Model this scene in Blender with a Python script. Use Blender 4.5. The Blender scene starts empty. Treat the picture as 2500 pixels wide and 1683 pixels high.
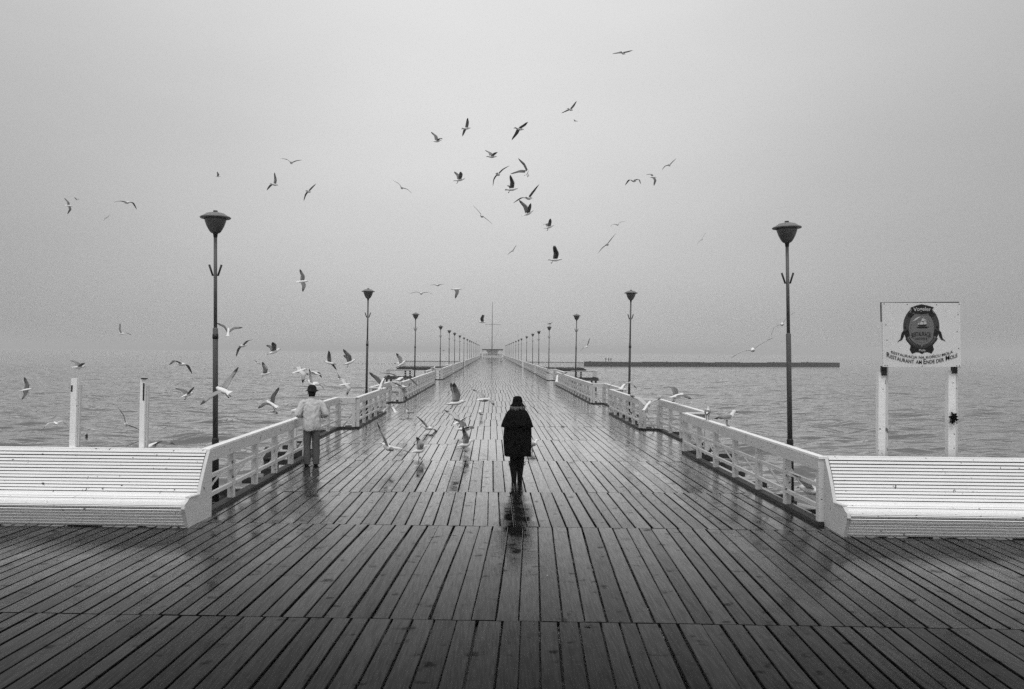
import bpy, bmesh, math, random
import numpy as np
from mathutils import Vector, Matrix, noise as mnoise
random.seed(7); rng = np.random.default_rng(11)
C = bpy.context.scene.collection
R = math.radians
# ------------------------------------------------------------------ camera
W, H, F, EYE = 2500, 1683, 1944.0, 2.65
YAW, PITCH, ROLL = 0.0252, 0.0087, 0.008
def ray(px, py):
    x = (px - W/2)/F; y = -(py - H/2)/F
    c, s = math.cos(ROLL), math.sin(ROLL); x, y = c*x - s*y, s*x + c*y
    c, s = math.cos(PITCH), math.sin(PITCH); d = (x, c - s*y, s + c*y)
    c, s = math.cos(YAW), math.sin(YAW)
    return Vector((c*d[0] + s*d[1], -s*d[0] + c*d[1], d[2]))
EYEP = Vector((0, 0, EYE))
def at(px, py, Y):
    d = ray(px, py); return EYEP + d*(Y/d.y)
def ground(px, py, z=0.0):
    d = ray(px, py); return EYEP + d*((z - EYE)/d.z)
def atX(px, py, X):
    d = ray(px, py); return EYEP + d*(X/d.x)
cam = bpy.data.cameras.new('camera'); camo = bpy.data.objects.new('camera', cam); C.objects.link(camo)
fw = ray(W/2, H/2).normalized(); rt = (ray(W/2 + F, H/2) - ray(W/2, H/2)).normalized(); up = rt.cross(fw)
M4 = Matrix((rt, up, -fw)).transposed().to_4x4(); M4.translation = EYEP
camo.matrix_world = M4
cam.sensor_width = 36; cam.lens = 36*F/W; cam.clip_start = 0.1; cam.clip_end = 20000
sc = bpy.context.scene; sc.camera = camo
sc.render.resolution_x, sc.render.resolution_y = 1024, 689
# ------------------------------------------------------------------ world, sun, exposure
SUN_EL, SUN_AZ = R(62), R(186)         # veiled sun high behind the viewer, overcast
def direction(el, az): return Vector((math.sin(az)*math.cos(el), math.cos(az)*math.cos(el), math.sin(el)))
sund = direction(SUN_EL, SUN_AZ); thin = direction(R(14), R(-1))      # thin: the lighter part of the cloud over the pier head
w = bpy.data.worlds.new('World'); sc.world = w; w.use_nodes = True
nt = w.node_tree; nt.nodes.clear()
def N(tree, typ, **kw):
    n = tree.nodes.new(typ)
    for k, v in kw.items(): setattr(n, k, v)
    return n
def math_node(tree, op, a, b=None, clamp=False):
    n = N(tree, 'ShaderNodeMath', operation=op, use_clamp=clamp)
    for i, v in enumerate((a, b)):
        if v is None: continue
        if isinstance(v, (int, float)): n.inputs[i].default_value = v
        else: tree.links.new(v, n.inputs[i])
    return n.outputs[0]
tc = N(nt, 'ShaderNodeTexCoord')
sep = N(nt, 'ShaderNodeSeparateXYZ'); nt.links.new(tc.outputs['Generated'], sep.inputs[0])
z = math_node(nt, 'MAXIMUM', sep.outputs['Z'], 0.0)
cie = math_node(nt, 'ADD', math_node(nt, 'MULTIPLY', z, 0.66), 0.16)      # overcast: brighter overhead
dot = N(nt, 'ShaderNodeVectorMath', operation='DOT_PRODUCT'); nt.links.new(tc.outputs['Generated'], dot.inputs[0]); dot.inputs[1].default_value = thin
glow = math_node(nt, 'MULTIPLY', math_node(nt, 'POWER', math_node(nt, 'MAXIMUM', dot.outputs['Value'], 0.0), 10.0), 0.26)
sky = N(nt, 'ShaderNodeTexSky', sky_type='NISHITA', sun_disc=False, sun_elevation=SUN_EL, sun_rotation=SUN_AZ, dust_density=6.0)
bw = N(nt, 'ShaderNodeRGBToBW'); nt.links.new(sky.outputs[0], bw.inputs[0])
nis = math_node(nt, 'MULTIPLY', bw.outputs[0], 0.03)
nis = math_node(nt, 'MINIMUM', nis, 0.07)
cl = N(nt, 'ShaderNodeTexNoise'); cl.inputs['Scale'].default_value = 2.2; cl.inputs['Detail'].default_value = 4; cl.inputs['Roughness'].default_value = .45
mp = N(nt, 'ShaderNodeMapping'); mp.inputs['Scale'].default_value = (1, 1, 3); nt.links.new(tc.outputs['Generated'], mp.inputs[0]); nt.links.new(mp.outputs[0], cl.inputs['Vector'])
cloud = math_node(nt, 'ADD', math_node(nt, 'MULTIPLY', cl.outputs['Fac'], 0.22), 0.89)
low = math_node(nt, 'MULTIPLY', math_node(nt, 'POWER', math_node(nt, 'SUBTRACT', 1.0, z), 9.0), 0.12)      # paler air near the horizon, all round
tot = math_node(nt, 'MULTIPLY', math_node(nt, 'ADD', math_node(nt, 'ADD', math_node(nt, 'ADD', cie, glow), nis), low), cloud)
bg = N(nt, 'ShaderNodeBackground'); nt.links.new(tot, bg.inputs['Color']); bg.inputs['Strength'].default_value = 1.0
out = N(nt, 'ShaderNodeOutputWorld'); nt.links.new(bg.outputs[0], out.inputs['Surface'])
sl = bpy.data.lights.new('sun', 'SUN'); sl.energy = 1.2; sl.angle = R(22); sl.color = (1, 1, 1)
so = bpy.data.objects.new('sun', sl); C.objects.link(so); so.rotation_euler = (-sund).to_track_quat('-Z', 'Y').to_euler(); so.location = (0, -20, 60)
sc.view_settings.view_transform = 'Standard'; sc.view_settings.look = 'None'; sc.view_settings.exposure = 0.12; sc.view_settings.gamma = 1
sc.view_settings.use_curve_mapping = False
sc.cycles.max_bounces = 8; sc.cycles.volume_bounces = 0; sc.cycles.use_denoising = False      # the photograph is grainy film
sc.cycles.use_adaptive_sampling = True; sc.cycles.adaptive_threshold = 0.018; sc.cycles.adaptive_min_samples = 16
# ------------------------------------------------------------------ materials
MAT = {}
def mat(name, base, rough=0.6, spec=0.5, noise=None, bump=None, spots=None, metallic=0.0, coat=0.0, attr=None):
    """grey principled; noise=(scale, amount, stretch), bump=(scale, strength, stretch), spots=(scale, threshold, value)"""
    m = bpy.data.materials.new(name); m.use_nodes = True; t = m.node_tree
    p = t.nodes['Principled BSDF']
    p.inputs['Roughness'].default_value = rough; p.inputs['Specular IOR Level'].default_value = spec
    p.inputs['Metallic'].default_value = metallic; p.inputs['Coat Weight'].default_value = coat
    geo = N(t, 'ShaderNodeNewGeometry')
    if attr:
        a = N(t, 'ShaderNodeAttribute', attribute_name=attr); s2 = N(t, 'ShaderNodeSeparateColor'); t.links.new(a.outputs['Color'], s2.inputs[0]); val = s2.outputs[0]
    else:
        v = N(t, 'ShaderNodeValue'); v.outputs[0].default_value = base; val = v.outputs[0]
    def tex(scale, stretch, detail=4):
        mp = N(t, 'ShaderNodeMapping'); mp.inputs['Scale'].default_value = stretch; t.links.new(geo.outputs['Position'], mp.inputs[0])
        n = N(t, 'ShaderNodeTexNoise'); n.inputs['Scale'].default_value = scale; n.inputs['Detail'].default_value = detail; t.links.new(mp.outputs[0], n.inputs['Vector']); return n.outputs['Fac']
    if noise:
        f = tex(noise[0], noise[2]); k = math_node(t, 'ADD', math_node(t, 'MULTIPLY', math_node(t, 'SUBTRACT', f, 0.5), 2*noise[1]), 1.0)
        val = math_node(t, 'MULTIPLY', val, k)
    if spots:
        f = tex(spots[0], (1, 1, 1), 6); k = math_node(t, 'GREATER_THAN', f, spots[1])
        mx = N(t, 'ShaderNodeMix'); t.links.new(k, mx.inputs[0]); t.links.new(val, mx.inputs[2]); mx.inputs[3].default_value = spots[2]; val = mx.outputs[0]
    t.links.new(val, p.inputs['Base Color'])
    if bump:
        f = tex(bump[0], bump[2], 5); b = N(t, 'ShaderNodeBump'); b.inputs['Strength'].default_value = bump[1]; b.inputs['Distance'].default_value = 0.02
        t.links.new(f, b.inputs['Height']); t.links.new(b.outputs[0], p.inputs['Normal'])
    MAT[name] = m; return m
U = (1, 1, 1)
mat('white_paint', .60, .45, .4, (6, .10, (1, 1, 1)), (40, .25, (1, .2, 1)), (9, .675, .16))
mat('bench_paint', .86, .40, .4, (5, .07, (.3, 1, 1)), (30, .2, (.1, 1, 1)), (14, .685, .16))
mat('pole_paint', .10, .5, .4, (9, .3, (1, 1, .3)), (60, .2, U))
mat('black_iron', .012, .5, .4, (12, .3, U))
mat('lamp_bowl', .09, .35, .5, (8, .2, U))
mat('lamp_cap', .16, .5, .4, (10, .2, U))
mat('dark_timber', .03, .6, .4, (7, .4, (1, .2, 1)), (20, .4, (1, .1, 1)))
mat('concrete', .03, .8, .3, (.6, .5, U), (3, .4, U))
mat('black_wool', .0045, .95, .1, (20, .2, U), (25, .3, U))
mat('black_leather', .004, .85, .15, None, (30, .2, U))
mat('pale_jacket', .58, .85, .2, (8, .12, U), (16, .9, (1, 1, .35)))
mat('grey_trousers', .11, .85, .2, (12, .2, U), (14, .5, (1, 1, .3)))
mat('dark_felt', .012, .9, .2, (20, .2, U))
mat('hair', .24, .6, .4, (40, .5, (1, 1, .25)), (60, .8, (1, 1, .2)))
mat('skin', .32, .6, .4)
mat('gull', .5, .7, .2, (30, .12, U), None, None, attr='tone')
mat('duck', .03, .6, .3)
mat('sign_face', .70, .4, .4, (3, .06, U), None, (30, .73, .2))
for nm, v in (('print_black', .012), ('print_dark', .05), ('print_mid', .16), ('print_light', .5), ('print_text', .02)): mat(nm, v, .5, .3)
mat('silhouette_cloth', .02, .9, .1)
mat('float_foam', .08, .6, .3)
# wet deck timber -------------------------------------------------
m = bpy.data.materials.new('wet_plank'); m.use_nodes = True; t = m.node_tree; MAT['wet_plank'] = m
p = t.nodes['Principled BSDF']; geo = N(t, 'ShaderNodeNewGeometry'); oi = N(t, 'ShaderNodeObjectInfo')
rnd = math_node(t, 'FRACT', math_node(t, 'ADD', oi.outputs['Random'], geo.outputs['Random Per Island']))
def ptex(scale, stretch, detail=4, rough=.5):
    mp = N(t, 'ShaderNodeMapping'); mp.inputs['Scale'].default_value = stretch; t.links.new(geo.outputs['Position'], mp.inputs[0])
    n = N(t, 'ShaderNodeTexNoise', noise_dimensions='4D'); n.inputs['Scale'].default_value = scale; n.inputs['Detail'].default_value = detail; n.inputs['Roughness'].default_value = rough
    t.links.new(mp.outputs[0], n.inputs['Vector']); t.links.new(math_node(t, 'MULTIPLY', rnd, 40.0), n.inputs['W']); return n.outputs['Fac']
def ramp(v, a, b, lo, hi):
    n = N(t, 'ShaderNodeMapRange', interpolation_type='SMOOTHSTEP'); n.inputs[1].default_value = a; n.inputs[2].default_value = b; n.inputs[3].default_value = lo; n.inputs[4].default_value = hi
    t.links.new(v, n.inputs[0]); return n.outputs[0]
grain = ptex(9, (6, .35, 1), 6)
val = math_node(t, 'MULTIPLY', ramp(rnd, 0, 1, .005, .011), ramp(grain, .3, .7, .6, 1.4))
blot = N(t, 'ShaderNodeTexNoise'); blot.inputs['Scale'].default_value = 1.7; blot.inputs['Detail'].default_value = 5; t.links.new(geo.outputs['Position'], blot.inputs['Vector'])
stain = N(t, 'ShaderNodeTexNoise'); stain.inputs['Scale'].default_value = 4.5; stain.inputs['Detail'].default_value = 4; t.links.new(geo.outputs['Position'], stain.inputs['Vector'])
val = math_node(t, 'MULTIPLY', val, ramp(stain.outputs['Fac'], .60, .72, 1.0, .35))
t.links.new(val, p.inputs['Base Color'])
wet = ramp(blot.outputs['Fac'], .42, .64, 0.0, 1.0)          # 1 = standing film of water
r0 = math_node(t, 'ADD', ramp(wet, 0, 1, .085, .04), math_node(t, 'MULTIPLY', math_node(t, 'SUBTRACT', rnd, .5), .05))
p.inputs['Roughness'].default_value = .9
p.inputs['Specular IOR Level'].default_value = 0.0
fine = ptex(60, (2.0, .5, 1), 5, .65)
b = N(t, 'ShaderNodeBump'); b.inputs['Distance'].default_value = .01
t.links.new(ramp(wet, 0, 1, .22, .05), b.inputs['Strength']); t.links.new(math_node(t, 'ADD', fine, math_node(t, 'MULTIPLY', grain, .8)), b.inputs['Height']); t.links.new(b.outputs[0], p.inputs['Normal'])
lw = N(t, 'ShaderNodeLayerWeight'); gl = N(t, 'ShaderNodeBsdfGlossy'); gl.inputs['Color'].default_value = (1, 1, 1, 1)   # film of water: reflects ever more towards grazing angles
fres = math_node(t, 'ADD', math_node(t, 'MULTIPLY', math_node(t, 'POWER', lw.outputs['Facing'], 9.0), 3.2), .002)
wear = math_node(t, 'MULTIPLY', ramp(grain, .25, .75, .78, 1.12), ramp(stain.outputs['Fac'], .60, .74, 1.0, .40))      # trodden, soaked-dry and stained spots carry less water
wear = math_node(t, 'MULTIPLY', wear, ramp(rnd, 0, 1, .88, 1.08))
fres = math_node(t, 'MINIMUM', math_node(t, 'MULTIPLY', fres, wear), .95)
t.links.new(r0, gl.inputs['Roughness']); t.links.new(b.outputs[0], gl.inputs['Normal'])
mxs = N(t, 'ShaderNodeMixShader'); t.links.new(fres, mxs.inputs[0]); t.links.new(p.outputs[0], mxs.inputs[1]); t.links.new(gl.outputs[0], mxs.inputs[2])
mo = [n for n in t.nodes if n.type == 'OUTPUT_MATERIAL'][0]; t.links.new(mxs.outputs[0], mo.inputs['Surface'])
# sea ---------------------------------------------------------------
m = bpy.data.materials.new('sea_water'); m.use_nodes = True; t = m.node_tree; MAT['sea_water'] = m
p = t.nodes['Principled BSDF']; p.inputs['Base Color'].default_value = (.12, .12, .12, 1); p.inputs['Specular IOR Level'].default_value = 0; p.inputs['Roughness'].default_value = .09; p.inputs['IOR'].default_value = 1.6
geo = N(t, 'ShaderNodeNewGeometry')
hs = None
for scl, amt, st in ((.40, .6, (.4, 1.7, 1)), (.8, .32, (.42, 1.8, 1)), (2.6, .06, (.5, 1.7, 1)), (8.0, .012, (.7, 1.4, 1))):
    mp = N(t, 'ShaderNodeMapping'); mp.inputs['Scale'].default_value = st; mp.inputs['Rotation'].default_value = (0, 0, .2); t.links.new(geo.outputs['Position'], mp.inputs[0])
    n = N(t, 'ShaderNodeTexNoise'); n.inputs['Scale'].default_value = scl; n.inputs['Detail'].default_value = 3; t.links.new(mp.outputs[0], n.inputs['Vector'])
    v = math_node(t, 'MULTIPLY', n.outputs['Fac'], amt); hs = v if hs is None else math_node(t, 'ADD', hs, v)
b = N(t, 'ShaderNodeBump'); b.inputs['Strength'].default_value = 1.0; b.inputs['Distance'].default_value = 1.0
t.links.new(hs, b.inputs['Height'])
lw = N(t, 'ShaderNodeLayerWeight'); t.links.new(b.outputs[0], lw.inputs['Normal']); gl = N(t, 'ShaderNodeBsdfGlossy'); gl.inputs['Color'].default_value = (1, 1, 1, 1); gl.inputs['Roughness'].default_value = .12
t.links.new(b.outputs[0], gl.inputs['Normal'])
fres = math_node(t, 'MINIMUM', math_node(t, 'ADD', math_node(t, 'MULTIPLY', math_node(t, 'POWER', lw.outputs['Facing'], 8.0), 3.4), .03), .98)
mxs = N(t, 'ShaderNodeMixShader'); t.links.new(fres, mxs.inputs[0]); t.links.new(p.outputs[0], mxs.inputs[1]); t.links.new(gl.outputs[0], mxs.inputs[2])
mo = [n for n in t.nodes if n.type == 'OUTPUT_MATERIAL'][0]; t.links.new(mxs.outputs[0], mo.inputs['Surface'])
# ------------------------------------------------------------------ mesh helpers
class MB:
    def __init__(s): s.v = []; s.f = []; s.tone = []
    def add(s, vs, fs, tone=None):
        o = len(s.v); s.v += [tuple(v) for v in vs]; s.f += [tuple(i + o for i in f) for f in fs]
        s.tone += list(tone) if tone is not None else [.5]*len(vs); return s
    def box(s, c, d, rot=None):
        c = Vector(c); vs = []
        for sx in (-.5, .5):
            for sy in (-.5, .5):
                for sz in (-.5, .5):
                    v = Vector((sx*d[0], sy*d[1], sz*d[2]))
                    if rot is not None: v = rot @ v
                    vs.append(c + v)
        return s.add(vs, [(0, 1, 3, 2), (4, 6, 7, 5), (0, 4, 5, 1), (2, 3, 7, 6), (0, 2, 6, 4), (1, 5, 7, 3)])
    def beam(s, a, b, wd, ht, upv=(0, 0, 1)):
        a, b = Vector(a), Vector(b); y = (b - a).normalized(); x = y.cross(Vector(upv)).normalized(); zz = x.cross(y)
        return s.box((a + b)/2, (wd, (b - a).length, ht), Matrix((x, y, zz)).transposed())
    def tube(s, pts, rad, n=10, cap=True, tone=None, flat=None):
        """rings swept along pts; rad = list of r or (rx, ry)"""
        pts = [Vector(q) for q in pts]; rings = []; vs = []; tn = []
        ref = None
        for i, q in enumerate(pts):
            d = (pts[min(i + 1, len(pts) - 1)] - pts[max(i - 1, 0)]).normalized()
            if ref is None:
                ref = Vector((1, 0, 0)) if abs(d.x) < .9 else Vector((0, 1, 0))
            x = (ref - d*ref.dot(d)).normalized(); ref = x; y = d.cross(x)
            r = rad[i]; rx, ry = (r, r) if isinstance(r, (int, float)) else r
            for k in range(n):
                a = 2*math.pi*k/n; vs.append(q + x*rx*math.cos(a) + y*ry*math.sin(a)); tn.append(tone[i] if tone else .5)
        fs = []
        for i in range(len(pts) - 1):
            for k in range(n):
                fs.append((i*n + k, i*n + (k + 1) % n, (i + 1)*n + (k + 1) % n, (i + 1)*n + k))
        if cap: fs.append(tuple(range(n - 1, -1, -1))); fs.append(tuple((len(pts) - 1)*n + k for k in range(n)))
        return s.add(vs, fs, tn)
    def prism(s, poly, d):
        """poly: list of 3D points, extruded by vector d"""
        n = len(poly); d = Vector(d); vs = [Vector(q) for q in poly]; vs += [q + d for q in vs]
        fs = [tuple(range(n)), tuple(range(2*n - 1, n - 1, -1))] + [(i, i + n, (i + 1) % n + n, (i + 1) % n) for i in range(n)]
        return s.add(vs, fs)
    def mesh(s, name, material, smooth=False, tones=False):
        me = bpy.data.meshes.new(name); me.from_pydata(s.v, [], s.f)
        bm = bmesh.new(); bm.from_mesh(me); bmesh.ops.recalc_face_normals(bm, faces=bm.faces); bm.to_mesh(me); bm.free()
        if smooth: me.shade_smooth()
        if tones:
            ca = me.color_attributes.new('tone', 'FLOAT_COLOR', 'POINT')
            ca.data.foreach_set('color', np.repeat(np.array(s.tone, dtype=np.float32), 4))
        me.materials.append(MAT[material]); return me
    def build(s, name, material, parent=None, smooth=False, tones=False, loc=None):
        return link(name, s.mesh(name, material, smooth, tones), parent, loc)
def link(name, me, parent=None, loc=None):
    o = bpy.data.objects.new(name, me); C.objects.link(o)
    if parent is not None: o.parent = parent
    if loc is not None: o.location = loc
    return o
def tag(o, label=None, cat=None, group=None, kind=None):
    if label: o['label'] = label
    if cat: o['category'] = cat
    if group: o['group'] = group
    if kind: o['kind'] = kind
    return o
def thing(name, label=None, cat=None, loc=(0, 0, 0), group=None, kind=None):
    o = bpy.data.objects.new(name, None); C.objects.link(o); o.location = loc; o.empty_display_size = .2
    return tag(o, label, cat, group, kind)
def lathe(prof, n=20, tone=None):
    mb = MB(); return mb.tube([(0, 0, z_) for r_, z_ in prof], [r_ for r_, z_ in prof], n)
ORD = ['first', 'second', 'third', 'fourth', 'fifth', 'sixth', 'seventh', 'eighth', 'ninth', 'tenth', 'eleventh', 'twelfth', 'thirteenth', 'fourteenth', 'fifteenth', 'sixteenth', 'seventeenth', 'eighteenth']
# ------------------------------------------------------------------ sea
ZW = -3.6
def wave(X, Y):
    r = np.random.default_rng(5); h = np.zeros_like(X)
    for i in range(46):
        lam = 1.1*1.042**i; k = 2*math.pi/lam
        a = math.radians(90 + r.normal(0, 24)); amp = .0095*lam**.9
        ph = r.uniform(0, 6.28)
        h += amp*np.sin(k*(X*math.cos(a) + Y*math.sin(a)) + ph + .6*np.sin(.11*X + r.uniform(0, 6)) + .5*np.sin(.13*Y + r.uniform(0, 6)))
    return h
ys = [8.0]
while ys[-1] < 330: ys.append(ys[-1] + max(.28, ys[-1]*.0085))
ys = np.array(ys); xs = []
xv = 0.0
while xv < 190: xs.append(xv); xv += max(.42, xv*.016)
xs = np.array(xs); xs = np.concatenate([-xs[:0:-1], xs])
gx, gy = np.meshgrid(xs, ys)
edge = np.clip((190 - np.abs(gx))/25, 0, 1)*np.clip((330 - gy)/60, 0, 1)*np.clip((gy - 8)/1.0, 0, 1)
gz = ZW + wave(gx, gy)*edge
ny, nx = gx.shape
V = np.stack([gx, gy, gz], -1).reshape(-1, 3)
idx = np.arange(ny*nx).reshape(ny, nx)
Q = np.stack([idx[:-1, :-1], idx[:-1, 1:], idx[1:, 1:], idx[1:, :-1]], -1).reshape(-1, 4)
x0, x1, y0, y1, B = xs[0], xs[-1], ys[0], ys[-1], 6000.0
extra = [(-B, -600, ZW), (x0, -600, ZW), (x1, -600, ZW), (B, -600, ZW), (-B, y0, ZW), (B, y0, ZW), (-B, y1, ZW), (B, y1, ZW), (-B, B, ZW), (x0, B, ZW), (x1, B, ZW), (B, B, ZW)]
o = len(V); c00, c10, c01, c11 = idx[0, 0], idx[0, -1], idx[-1, 0], idx[-1, -1]
faces = Q.tolist() + [[o, o+1, c00, o+4], [o+2, o+3, o+5, c10], [o+6, c01, o+9, o+8], [c11, o+7, o+11, o+10]]
faces.append([o+1, o+2] + idx[0, ::-1].tolist()); faces.append(idx[-1, :].tolist() + [o+10, o+9])
faces.append([o+4] + idx[:, 0].tolist() + [o+6]); faces.append([o+5, o+7] + idx[::-1, -1].tolist())
me = bpy.data.meshes.new('sea'); me.from_pydata(np.concatenate([V, np.array(extra)]).tolist(), [], faces); me.shade_smooth(); me.materials.append(MAT['sea_water'])
sea = tag(link('sea', me), 'choppy grey sea spreading to the hazy horizon', kind='structure')
# ------------------------------------------------------------------ pier deck
XL, XR = -4.55, 5.12           # railing lines
TH = 0.052                     # the near square is laid at a small angle to the pier
PO = Vector((0, 11.67, 0)); PU = Vector((math.cos(TH), -math.sin(TH), 0)); PV = Vector((math.sin(TH), math.cos(TH), 0))
def P(u, v, z_=0): return PO + PU*u + PV*v + Vector((0, 0, z_))
deck = tag(thing('pier_deck'), 'wet dark timber planks of the long pier deck', kind='structure')
def plank_geo(seed):
    r = random.Random(seed); rings = []; ch = .03
    for j in range(4):
        yv = -.5 + j/3; a = .5 + r.uniform(-.012, .006); bb = .5 + r.uniform(-.012, .006); dz = r.uniform(-.0015, .0015)
        rings.append([(-a, yv, -.05), (-a, yv, -.006 + dz), (-a + ch, yv, dz), (bb - ch, yv, dz), (bb, yv, -.006 + dz), (bb, yv, -.05)])
    v = [q for rr in rings for q in rr]; f = []
    for j in range(3):
        for k in range(6): f.append((j*6 + k, (j + 1)*6 + k, (j + 1)*6 + (k + 1) % 6, j*6 + (k + 1) % 6))
    f += [(0, 1, 2, 3, 4, 5), (23, 22, 21, 20, 19, 18)]
    return v, f
PG = [plank_geo(i) for i in range(6)]
PM = []
for v, f in PG:
    mb = MB(); mb.v, mb.f, mb.tone = list(v), list(f), []; PM.append(mb.mesh('plank', 'wet_plank'))
stuff = MB(); n_ind = 0
def plank(c, width, length, ang, individual):
    global n_ind
    zt = random.uniform(-.003, .002); tx = random.gauss(0, .0006); ty = random.gauss(0, .0045); az = ang + random.gauss(0, .0012)
    M = Matrix.Translation((c[0], c[1], zt)) @ Matrix.Rotation(az, 4, 'Z') @ Matrix.Rotation(tx*.6, 4, 'X') @ Matrix.Rotation(ty, 4, 'Y') @ Matrix.Diagonal((width, length, 1, 1))
    i = random.randrange(6)
    if individual:
        q = bpy.data.objects.new('plank', PM[i]); C.objects.link(q); q.parent = deck; q.matrix_local = M; n_ind += 1
    else:
        v, f = PG[i]; stuff.add([M @ Vector(a) for a in v], f)
def gapw(): return max(.006, random.gauss(.019, .006))
# near square (rotated frame)
def square_row(v0, v1f, u0, u1, ind):
    u = u0
    while u < u1:
        wd = random.choice((.155, .17, .185, .2, .2, .21, .225)); g = gapw(); uc = u + wd/2
        v1 = v1f(uc); a = v0 + random.uniform(.004, .012); bq = v1 - random.uniform(.004, .012)
        c = P(uc, (a + bq)/2); plank(c, wd, bq - a, -TH, ind(uc)); u += wd + g
J1, J2 = -3.8, .42
square_row(-12.2, lambda u: -8.0, -5, 5, lambda u: False)
square_row(-8.0, lambda u: J1, -7.6, 7.6, lambda u: abs(u) < 6.3)
square_row(J1, lambda u: J2 if XL - .15 < u < XR + .2 else 1.02, -12.6, 12.9, lambda u: abs(u) < 8.0)
# pier rows
bounds = [None, 15.0, 19.3, 23.9, 28.2, 30.8, 34.2, 38.2, 42.3]
while bounds[-1] < 350: bounds.append(bounds[-1] + random.choice((3.9, 4.1, 4.2)))
bounds[-1] = 355
for r_ in range(len(bounds) - 1):
    x = XL - .16
    while x < XR + .16:
        wd = random.choice((.155, .17, .185, .2, .2, .21, .225)); g = gapw(); xc = x + wd/2
        a = bounds[r_] if r_ else (PO + PU*xc + PV*J2).y
        bq = bounds[r_ + 1]
        if r_ in (3, 5) and xc < -1.2: a -= 1.2 if r_ == 3 else 0
        if r_ == 2 and xc < -1.2: bq -= 1.2
        plank((xc, (a + bq)/2), wd, bq - a - random.uniform(.004, .012), 0, r_ < 3); x += wd + g
bay_list = [(21, 27.2), (34.2, 40.7), (63.2, 73.3), (91.5, 95.5)]
for s, X in ((-1, XL), (1, XR)):
    for a, bq in bay_list:                                   # decking of the bump-out bays
        x = X + s*.17
        for k in range(3):
            plank((x + s*(.02 + .105), (a + bq)/2), .2, bq - a - .02, 0, False); x += s*.212
nails = MB(); drops = MB()
for q in list(deck.children):
    if q.location.y < 24 and abs(q.location.x) < 9:
        for e in (-.46, .46, .02):
            for sx in (-.28, .28):
                if random.random() < .25: continue
                c = q.matrix_local @ Vector((sx + random.uniform(-.05, .05), e + random.uniform(-.008, .008), .0016)); r_ = random.uniform(.006, .011)
                nails.add([c + Vector((r_*math.cos(a), r_*math.sin(a), 0)) for a in (0, 1.05, 2.1, 3.14, 4.19, 5.24)], [(0, 1, 2, 3, 4, 5)])
tag(nails.build('nail_head', 'black_iron', deck), kind='stuff')
for k in range(16):
    c = Vector((random.uniform(-4, 4.6), random.uniform(6.5, 32), .0045)); r_ = random.uniform(.005, .010)
    drops.add([c + Vector((r_*random.uniform(.5, 1.2)*math.cos(a*.7), r_*random.uniform(.5, 1.2)*math.sin(a*.7), 0)) for a in range(9)], [tuple(range(9))])
tag(drops.build('bird_dropping', 'bench_paint', deck), kind='stuff')
ck = stuff.build('plank', 'wet_plank', deck); tag(ck, kind='stuff')
# sub-structure of the pier: joists, edge beams, piles
def part(mb, name, material, parent, **k): return mb.build(name, material, parent, **k)
for s, X in ((-1, XL), (1, XR)):
    part(MB().beam((X + s*.02, 12.4, -.2), (X + s*.02, 355, -.2), .16, .27), 'edge_beam', 'dark_timber', deck)
for xx in (-3.2, -1.6, 0.1, 1.8, 3.5):
    part(MB().beam((xx, 12.7, -.16), (xx, 355, -.16), .16, .2), 'joist', 'dark_timber', deck)
mb = MB().beam((0, 0, 0), (XR - XL + 1.2, 0, 0), .24, .26); cb = mb.mesh('cross_beam', 'dark_timber')
pile_me = MB().tube([(0, 0, -6), (0, 0, -3), (0, 0, 0)], [.16, .15, .15], 10).mesh('pile', 'dark_timber', True)
yy = 14.0; k = 0
while yy < 352:
    o = link('cross_beam', cb, deck, (XL - .6, yy, -.46))
    for xx in (XL + .1, .2, XR - .1): link('pile', pile_me, deck, (xx, yy, -.6))
    yy += 5.0 if yy < 60 else 9.0
for u in np.arange(-12, 13, 3.0):
    b0 = MB().beam(P(u, -11.5, -.17), P(u, .95, -.17), .18, .2).build('joist', 'dark_timber', deck)
    for v in (-11, -7, -3, .7): link('pile', pile_me, deck, tuple(P(u, v, -.28)))
for u0, u1 in ((-12.6, XL - .2), (XR + .25, 12.9)):
    MB().beam(P(u0, 1.06, -.14), P(u1, 1.06, -.14), .06, .28).build('edge_beam', 'dark_timber', deck)
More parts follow.
